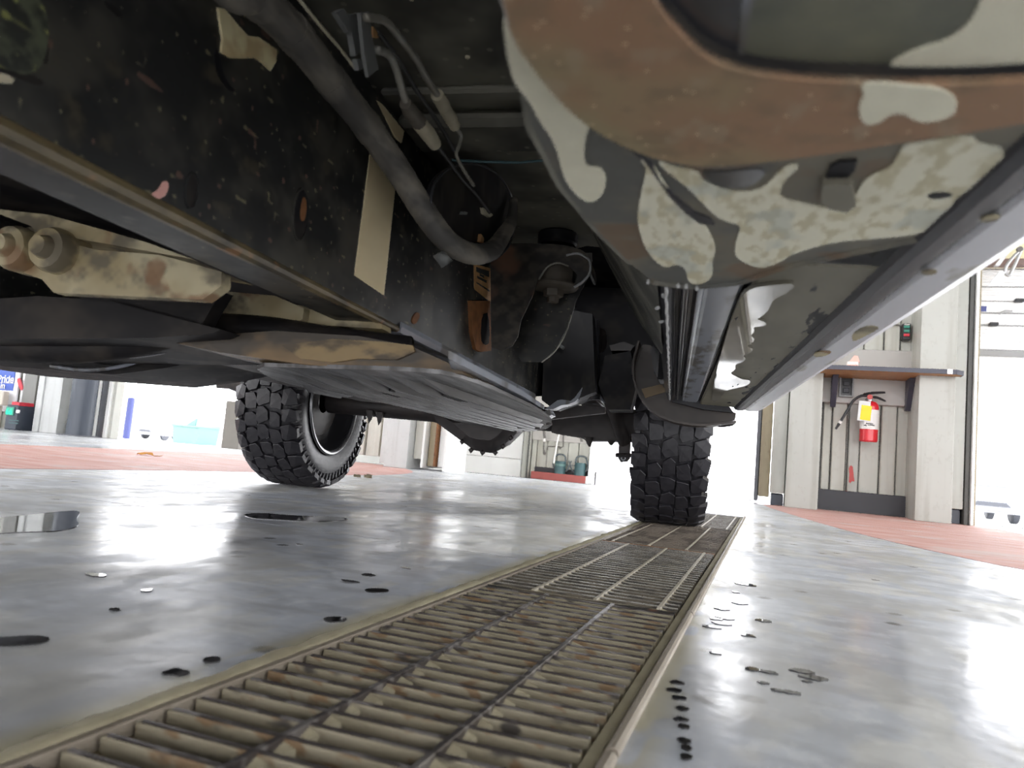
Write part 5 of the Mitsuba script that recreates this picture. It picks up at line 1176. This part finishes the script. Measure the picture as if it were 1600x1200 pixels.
hs = tp('heat_shield', hull([(p[0], p[1]+dy, p[2]) for p in [(-0.764,1.000,0.359),(-0.704,1.000,0.375),(-0.597,1.000,0.387),(-0.461,1.000,0.386),(-0.380,1.000,0.376),(-0.364,1.000,0.363),(-0.301,1.000,0.348),(-0.296,1.000,0.340),(-0.376,1.000,0.339),(-0.456,1.000,0.339),(-0.538,1.000,0.339),(-0.592,1.000,0.349),(-0.684,1.000,0.349)] for dy in (0, .2)]), 'muddy_bronze', label='bronze-stained shield beside the rail')
tp('stain', prism(drop([(-0.580,0.995,0.365),(-0.499,0.995,0.379),(-0.418,0.995,0.379),(-0.374,0.995,0.376),(-0.370,0.995,0.367),(-0.396,0.995,0.354),(-0.455,0.995,0.352),(-0.495,0.995,0.344),(-0.547,0.995,0.347)], 'y'), .995, 1.0, 'y'), 'bronze_stain', parent=hs, smooth=False)
tp('shield_step', bx((-0.485,1.200,0.358)[0], (-0.434,1.200,0.361)[0], 1.2, 1.3, (-0.462,1.200,0.350)[2], (-0.464,1.200,0.365)[2], .004), 'void_black', parent=hs)

# ribbed skid plate under the tank
SZ = .335
sk_out = [tuple(p[:2]) for p in [(-0.650,1.036,0.335),(-0.557,1.017,0.335),(-0.446,0.980,0.335),(-0.362,0.961,0.335),(-0.306,0.976,0.335),(-0.291,1.118,0.335),(-0.294,1.318,0.335),(-0.297,1.600,0.335),(-0.330,2.004,0.335),(-0.398,2.428,0.335),(-0.496,2.848,0.335),(-0.628,3.062,0.335),(-0.788,3.202,0.335),(-0.801,2.734,0.335),(-0.733,2.148,0.335),(-0.692,1.726,0.335),(-0.713,1.513,0.335),(-0.790,1.452,0.335),(-0.741,1.238,0.335)]]
sk = tp('skid_plate', prism(chaikin(sk_out, 1), SZ, SZ+.006), 'skid_aluminium', smooth=False, label='ribbed grey aluminium skid plate')
import shapely
skp = Polygon(chaikin(sk_out, 1)).buffer(-.03)
for i, (xr, wv) in enumerate(((-.735, .013), (-.69, .013), (-.645, .013), (-.60, .013), (-.555, .013), (-.51, .012), (-.465, .012), (-.42, .012), (-.375, .010))):
    seg = shapely.intersection(shapely.LineString([(xr, .5), (xr, 3.2)]), skp)
    if seg.is_empty: continue
    (ax_, ay), (bx_, by) = np.array(seg.geoms[0].coords if hasattr(seg, 'geoms') else seg.coords)[[0, -1]]
    y0, y1 = min(ay, by)+.02, max(ay, by)-.01
    ring = lambda yy, k, d: [(xr-wv*k, yy, SZ+.001), (xr-wv*.45*k, yy, SZ+.001-d), (xr+wv*.45*k, yy, SZ+.001-d), (xr+wv*k, yy, SZ+.001)]
    tp('rib', hull(ring(y0, .6, .0005)+ring(y0+.16, 1, .013)+ring(y1-.05, 1, .013)+ring(y1, .8, .004)), 'skid_aluminium', parent=sk)
for q in ([(-0.582,1.388,0.326),(-0.509,1.249,0.326),(-0.491,1.226,0.326),(-0.512,1.311,0.326),(-0.521,1.370,0.326),(-0.547,1.404,0.326),(-0.573,1.409,0.326)], [(-0.421,1.296,0.326),(-0.395,1.228,0.326),(-0.389,1.248,0.326),(-0.380,1.291,0.326),(-0.391,1.396,0.326),(-0.417,1.388,0.326),(-0.438,1.390,0.326)]):
    tp('cutout', prism(chaikin(drop(q, 'z'), 1), .3262, .336), 'void_black', parent=sk, smooth=False)
for p in [(-0.445,2.426,0.327),(-0.520,2.497,0.327),(-0.604,2.493,0.327),(-0.341,2.032,0.327)]:
    tp('bolt', lathe([(0, -.006), (.008, -.006), (.009, 0), (0, .002)], 10, at=p), 'axle_black', parent=sk)
tp('plate_flange', hull([(p[0], p[1], p[2]+dz) for p in [(-0.280,0.873,0.345),(-0.288,0.989,0.345),(-0.289,1.171,0.345),(-0.287,1.369,0.345),(-0.307,1.742,0.345),(-0.330,1.764,0.345),(-0.334,1.503,0.345),(-0.322,1.190,0.345),(-0.308,0.978,0.345)] for dz in (0, .01)]), 'rocker_steel', parent=sk, label='bare metal upper flange')
tp('guide_tab', hull([(p[0], p[1]+dy, p[2]) for p in [(-0.403,2.200,0.361),(-0.372,2.200,0.375),(-0.363,2.200,0.360),(-0.386,2.200,0.347)] for dy in (0, .08)]), 'rocker_steel', parent=sk)
tk = tp('tank', hull([(-1.0, 1.2, .36), (-.56, 1.2, .36), (-.56, 2.25, .36), (-1.0, 2.25, .36), (-1.0, 1.2, .56), (-.56, 1.2, .56), (-.56, 2.25, .56), (-1.0, 2.25, .56)]), 'axle_black')
tp('tank_bulge', hull([(p[0], p[1]+dy, p[2]) for p in [(-1.118,1.900,0.408),(-0.940,1.900,0.408),(-0.922,1.900,0.380),(-0.974,1.900,0.366),(-1.094,1.900,0.373),(-1.126,1.900,0.389)] for dy in (0, .2)]), 'axle_black')

# far sill and wheel arch on the other side
tp('far_sill', sheet_y([(-1.86, .45), (-1.88, .405), (-1.92, .40), (-1.95, .42), (-1.97, .75)], .004, -1.0, 2.25), 'sill_silver')
tp('far_arch_liner', prism(drop([(-1.986,2.300,0.452),(-1.437,2.300,0.518),(-1.381,2.300,0.465),(-1.449,2.300,0.456),(-1.498,2.300,0.449),(-1.575,2.300,0.426),(-1.673,2.300,0.393),(-1.748,2.300,0.379),(-1.866,2.300,0.373),(-1.974,2.300,0.378)], 'y'), 2.3, 2.36, 'y'), 'satin_black', label='dark liner before the left rear tyre')
tp('far_floor', prism([(-1.9, -1.0), (-1.24, -1.0), (-1.24, 2.3), (-1.9, 2.3)], .52, .53), 'satin_black', smooth=False)
tp('mud_flap', prism(drop([(-2.586,3.750,0.553),(-2.329,3.750,0.587),(-2.298,3.750,0.353),(-2.440,3.750,0.445),(-2.491,3.750,0.460),(-2.564,3.750,0.458)], 'y'), 3.75, 3.77, 'y'), 'satin_black')
# bed underside
tp('bed_floor', prism([(-1.9, 1.95), (.2, 1.95), (.2, 5.2), (-1.9, 5.2)], .86, .88), 'void_black', smooth=False)
tp('bed_side', prism([(.2, 3.65), (.235, 3.65), (.235, 5.2), (.2, 5.2)], .55, 1.2), 'sill_silver', smooth=False)
tp('bed_side', prism([(-1.93, 3.65), (-1.965, 3.65), (-1.965, 5.2), (-1.93, 5.2)], .55, 1.2), 'sill_silver', smooth=False)
tp('cab_rear_wall', prism([(-1.9, 2.28), (-.54, 2.28), (-.54, 2.30), (-1.9, 2.30)], .50, .9), 'void_black', smooth=False)

# wheels
AY, AZ, TR, TW = 3.15, .3938, .392, .27


def block(s0, s1, t0, t1, rng, R0, R1, xc, jit=.0045):
    """One tread block: an uneven six-cornered lug on the drum; s = place round the wheel (m), t = across."""
    sm = (s0+s1)/2; k = (s1-s0)
    pts = [(s0, t0+.2*(t1-t0)), (s0+.18*k, t0), (s1-.1*k, t0), (s1, t0+.65*(t1-t0)), (s1-.22*k, t1), (s0+.12*k, t1)]
    pts = np.array(pts)+rng.uniform(-jit, jit, (6, 2))*np.array([1.6, 1.2])
    c = pts.mean(0); V = []
    def drum(s, t, r):
        d = max(0, abs(t)-.105); r = r-d*d*9.0-d*.12
        a = s/TR
        return (xc+t, AY-r*math.cos(a)*1.0, AZ+r*math.sin(a))
    for sc, r in ((1.0, R0), (.985, R1-.0012), (.945, R1)):
        for p in pts:
            q = c+(p-c)*sc; V.append(drum(q[0], q[1], r))
    V.append(drum(c[0], c[1], R1+.0003)); F = []
    for j in range(6):
        k2 = (j+1) % 6
        F += [(j, j+6, k2+6), (j, k2+6, k2), (j+6, j+12, k2+12), (j+6, k2+12, k2+6), (j+12, 18, k2+12)]
    return tri(V, [f[::-1] for f in F])


def wheel(xc, inner, label, seed):
    rng = np.random.default_rng(seed)
    h = TW/2
    prof = [(.232, -h*.86), (.25, -h*.95), (.30, -h*1.02), (.335, -h*.99), (.362, -h*.86), (.374, -h*.72), (.379, -h*.4), (.380, 0), (.379, h*.4), (.374, h*.72), (.362, h*.86), (.335, h*.99), (.30, h*1.02), (.25, h*.95), (.232, h*.86)]
    body = lathe(prof, 72, 'x', at=(xc, AY, AZ))
    body.invert()
    w = tp('tyre', body, 'tyre_rubber', smooth=40, label=label)
    rows = [(-.144, -.086, 1.0), (-.084, -.032, 0), (-.030, .024, .55), (.026, .078, .15), (.081, .144, .7)]
    n = 33; L = 2*PI*TR/n; far = []
    for ri, (t0, t1, off) in enumerate(rows):
        for i in range(n):
            s0 = (i+off*.5)*L; a = ((s0+L/2)/TR) % (2*PI)
            m = block(s0+.002, s0+L-.003, t0, t1, rng, .372, TR, xc)
            if a < 1.75 or a > 2*PI-1.45:            # the side that faces the camera
                tp('tread_block', m, 'tread_rubber', smooth=False, parent=w)
            else:
                far.append(m)
    tp('tread', cat(far), 'tread_rubber', smooth=False, parent=w, stuff=True, label='tread blocks on the far side of the tyre')
    lug = []
    for i in range(66):                               # side lugs under the shoulder
        for sd in (-1, 1):
            a = i*2*PI/66; r0, r1 = .325, .366+.006*(i % 2)
            c, s = math.cos(a), math.sin(a); u = np.array([0, -s, c]); e = np.array([0, c, s])
            P = lambda r, wd, x: np.array([xc+sd*x, AY, AZ])+e*r+u*wd
            lug.append(hull([P(r0, .004, h*1.0), P(r0, -.004, h*1.0), P(r1, .011, h*.85), P(r1, -.011, h*.85), P(r0, .003, h*1.035), P(r0, -.003, h*1.035), P(r1, .010, h*.99), P(r1, -.010, h*.99)]))
    tp('side_lug', cat(lug), 'tread_rubber', smooth=False, parent=w, stuff=True)
    g = inner
    rim = tp('rim', lathe([(.232, g*h*.88), (.238, g*h*.93), (.240, g*h*.98), (.228, g*h*1.0), (.220, g*h*.92), (.205, g*h*.72), (.198, g*h*.3), (.200, -g*h*.5), (.215, -g*h*.8), (.236, -g*h*.86)], 72, 'x', at=(xc, AY, AZ)), 'rim_black', smooth=40, parent=w)
    tp('rim_lip', lathe([(.242, g*h*.97), (.236, g*h*1.03), (.224, g*h*1.015), (.220, g*h*.95)], 72, 'x', at=(xc, AY, AZ)), 'rim_metal', smooth=60, parent=w, label='bright inner rim lip')
    for i in range(6):
        a = i*PI/3+.35; e = np.array([0, math.cos(a), math.sin(a)]); u = np.array([0, -math.sin(a), math.cos(a)])
        P = lambda r, wd, x: np.array([xc-g*x, AY, AZ])+e*r+u*wd
        tp('spoke', hull([P(.05, .035, h*.65), P(.05, -.035, h*.65), P(.205, .03, h*.6), P(.205, -.03, h*.6), P(.05, .03, h*.8), P(.05, -.03, h*.8), P(.205, .026, h*.75), P(.205, -.026, h*.75)]), 'rim_black', parent=w)
    tp('hub', lathe([(0, -.09), (.075, -.09), (.08, -.05), (.08, -.02), (0, -.01)], 32, 'x', at=(xc, AY, AZ)), 'rim_black', parent=w)
    bd = lathe([(.06, .0), (.165, .0), (.168, .004), (.168, .020), (.165, .024), (.06, .024)], 48, 'x', at=(xc+g*.02, AY, AZ))
    tp('brake_disc', bd, 'axle_black', parent=w)
    tp('backing_plate', lathe([(.05, .0), (.15, .0), (.155, .01), (.05, .018)], 32, 'x', at=(xc+g*.055, AY, AZ)), 'axle_black', parent=w)
    return w


wheel(-.008, -1, 'black all-terrain tyre of the right rear wheel, on the grate', 3)
wheel(-1.662, 1, 'black all-terrain tyre of the left rear wheel, on the wet floor', 5)

# rear axle
axl = tp('axle', cat(tube([(-1.56, AY, AZ), (-1.05, AY, AZ), (-.95, AY, AZ)], [.048, .052, .07], 20), tube([(-.7, AY, AZ), (-.58, AY, AZ), (-.10, AY, AZ)], [.07, .052, .050], 20)), 'axle_black', label='black rear axle tube')
dfx = -.825
prof = np.array([(p[0], p[2]) for p in [(-1.020,3.000,0.389),(-0.980,3.000,0.332),(-0.932,3.000,0.308),(-0.888,3.000,0.287),(-0.858,3.000,0.265),(-0.813,3.000,0.234),(-0.779,3.000,0.229),(-0.729,3.000,0.228),(-0.708,3.000,0.240),(-0.679,3.000,0.280),(-0.634,3.000,0.321),(-0.627,3.000,0.364),(-0.664,3.000,0.415)]])
tp('differential', hull([(a, 3.0, c) for a, c in prof]+[(a*.98-.01, 3.2, c+.03) for a, c in prof]+[(a, 2.92, c+.05) for a, c in prof[3:11]]), 'axle_black', label='black differential housing hanging under the axle')
for p in [(-0.854,2.960,0.264),(-0.813,2.960,0.233),(-0.763,2.960,0.227),(-0.709,2.960,0.232),(-0.679,2.960,0.260),(-0.650,2.960,0.297)]:
    tp('cover_bolt', hull(np.array([(.012, 0, 0), (-.012, 0, 0), (0, 0, .012), (0, 0, -.014), (0, -.02, 0), (0, .02, 0)])+np.array(p)), 'axle_black')
for p in [(-1.335,3.100,0.330),(-1.288,3.100,0.325)]:
    tp('axle_nut', hull([(p[0]-.016, 3.09, p[2]+.04), (p[0]+.016, 3.09, p[2]+.04), (p[0]-.016, 3.12, p[2]+.04), (p[0]+.016, 3.12, p[2]+.04), (p[0], 3.1, p[2]-.02), (p[0]+.012, 3.1, p[2])]), 'axle_black')
# right spring plate, U-bolts, shock mount, leaf spring
sx = (-0.295,3.100,0.342)
tp('leaf_spring', cat(*[bx(-.36, -.28, 2.5+.06*i, 3.8-.06*i, AZ+.05+.012*i, AZ+.061+.012*i, .002) for i in range(4)]), 'axle_black')
tp('spring_plate', prism(drop([(-0.511,3.080,0.432),(-0.144,3.080,0.459),(-0.135,3.080,0.338),(-0.160,3.080,0.325),(-0.358,3.080,0.314),(-0.377,3.080,0.324),(-0.503,3.080,0.335)], 'y'), 3.08, 3.22, 'y'), 'axle_black', smooth=False, label='dark spring plate')
for a, c in (((-0.343,3.060,0.326), (-0.337,3.060,0.289)), ((-0.250,3.060,0.322), (-0.249,3.060,0.302)), ((-0.345,3.200,0.331), (-0.343,3.200,0.314))):
    tp('u_bolt', tube([a, (c[0]*.5+a[0]*.5, a[1], (a[2]+c[2])/2), c], [.018, .012, .004], 8), 'axle_black')
sm_ = tp('shock_mount', prism(drop([(-0.217,3.040,0.345),(-0.173,3.040,0.349),(-0.169,3.040,0.256),(-0.178,3.040,0.242),(-0.204,3.040,0.237),(-0.215,3.040,0.252)], 'y'), 3.04, 3.07, 'y'), 'axle_black', smooth=False, label='lower shock absorber mount')
tp('mount_bolt', tube([(-0.225,3.030,0.264), (-0.149,3.030,0.268)], .008, 8), 'axle_black', parent=sm_)
tp('mount_eye', lathe([(.006, -.004), (.010, -.004), (.010, 0), (.006, 0)], 12, 'y', at=(-0.194,3.035,0.254)), 'rocker_steel', parent=sm_)
tp('shock', tube([(-0.197,3.050,0.321), (-0.269,2.800,0.526), (-0.286,2.600,0.686)], .026, 14), 'axle_black')
tp('crossbar', prism(drop([(-0.452,2.700,0.407),(-0.359,2.700,0.431),(-0.253,2.700,0.431),(-0.251,2.700,0.410),(-0.449,2.700,0.372)], 'y'), 2.7, 2.75, 'y'), 'axle_black', smooth=False)
tp('vertical_strut', tube([(-0.280,2.550,0.442), (-0.294,2.550,0.587), (-0.300,2.550,0.722)], .022, 16), 'channel_gloss')
tp('tie_rod', tube([(-0.401,2.600,0.403), (-0.349,2.600,0.464), (-0.322,2.600,0.505)], .006, 8), 'axle_black')
tp('mount_block', hull([(p[0], p[1]+dy, p[2]) for p in [(-0.235,2.500,0.627),(-0.186,2.500,0.643),(-0.149,2.500,0.631),(-0.162,2.500,0.613),(-0.227,2.500,0.610)] for dy in (0, .1)]), 'axle_black')
tp('mount_block', hull([(p[0], p[1]+dy, p[2]) for p in [(-0.247,2.500,0.591),(-0.162,2.500,0.613),(-0.133,2.500,0.502),(-0.148,2.500,0.414),(-0.223,2.500,0.409),(-0.262,2.500,0.493)] for dy in (0, .15)]), 'void_black')
tp('brake_hose', tube([(-0.267,2.600,0.468),(-0.252,2.600,0.446),(-0.234,2.600,0.443),(-0.222,2.600,0.462)], .004, 8, 4), 'rocker_steel')
tp('pale_tab', bx((-0.208,2.620,0.442)[0], (-0.190,2.620,0.443)[0], 2.62, 2.63, (-0.208,2.620,0.437)[2], (-0.210,2.620,0.460)[2]), 'sealer_glint_pale')  # small pale block ahead of the axle
# wheel arch liner in front of the right rear tyre
lin = np.array([(p[0], p[2]) for p in [(-0.124,2.360,0.610),(-0.139,2.360,0.537),(-0.129,2.360,0.476),(-0.102,2.360,0.427),(-0.059,2.360,0.390),(-0.005,2.360,0.370),(0.079,2.360,0.364),(0.175,2.360,0.384),(0.180,2.360,0.423),(0.081,2.360,0.428),(0.013,2.360,0.451),(-0.024,2.360,0.489),(-0.047,2.360,0.533),(-0.062,2.360,0.573),(-0.080,2.360,0.608)]])
ln = tp('arch_liner', prism(chaikin(lin, 1), 2.33, 2.36, 'y'), 'liner_brown', smooth=False, label='brown curved liner before the right rear tyre')
low = [(p[0], p[2]) for p in [(-0.124,2.360,0.610),(-0.139,2.360,0.537),(-0.129,2.360,0.476),(-0.102,2.360,0.427),(-0.059,2.360,0.390),(-0.005,2.360,0.370),(0.079,2.360,0.364),(0.175,2.360,0.384)]]
tp('liner_rim', prism(thick(chaikin(low, 2, False), .006), 2.26, 2.36, 'y'), 'liner_brown', parent=ln)
q = [(-0.109,2.325,0.468),(-0.048,2.325,0.488),(-0.032,2.325,0.465),(-0.095,2.325,0.441)]
tp('tape_patch', prism(drop(q, 'y'), 2.322, 2.331, 'y'), 'tape_tan', parent=ln, label='tan tape patch')
tp('liner_tip', tube([(0.106,2.340,0.373),(0.144,2.340,0.374),(0.170,2.340,0.380),(0.179,2.340,0.391)], .004, 8, 3), 'satin_black', parent=ln)
tp('arch_upper', hull([(p[0], p[1]+dy, p[2]) for p in [(-0.089,2.300,0.586),(-0.082,2.300,0.603),(-0.037,2.300,0.561),(-0.036,2.300,0.486),(-0.051,2.300,0.485),(-0.073,2.300,0.523)] for dy in (0, .05)]), 'channel_gloss', parent=ln)
tp('end_cap', prism(drop([(-0.013,2.280,0.431),(0.015,2.280,0.475),(0.097,2.280,0.473),(0.155,2.280,0.427),(0.167,2.280,0.411),(0.082,2.280,0.414)], 'y'), 2.275, 2.30, 'y'), 'trim_dark', smooth=False)
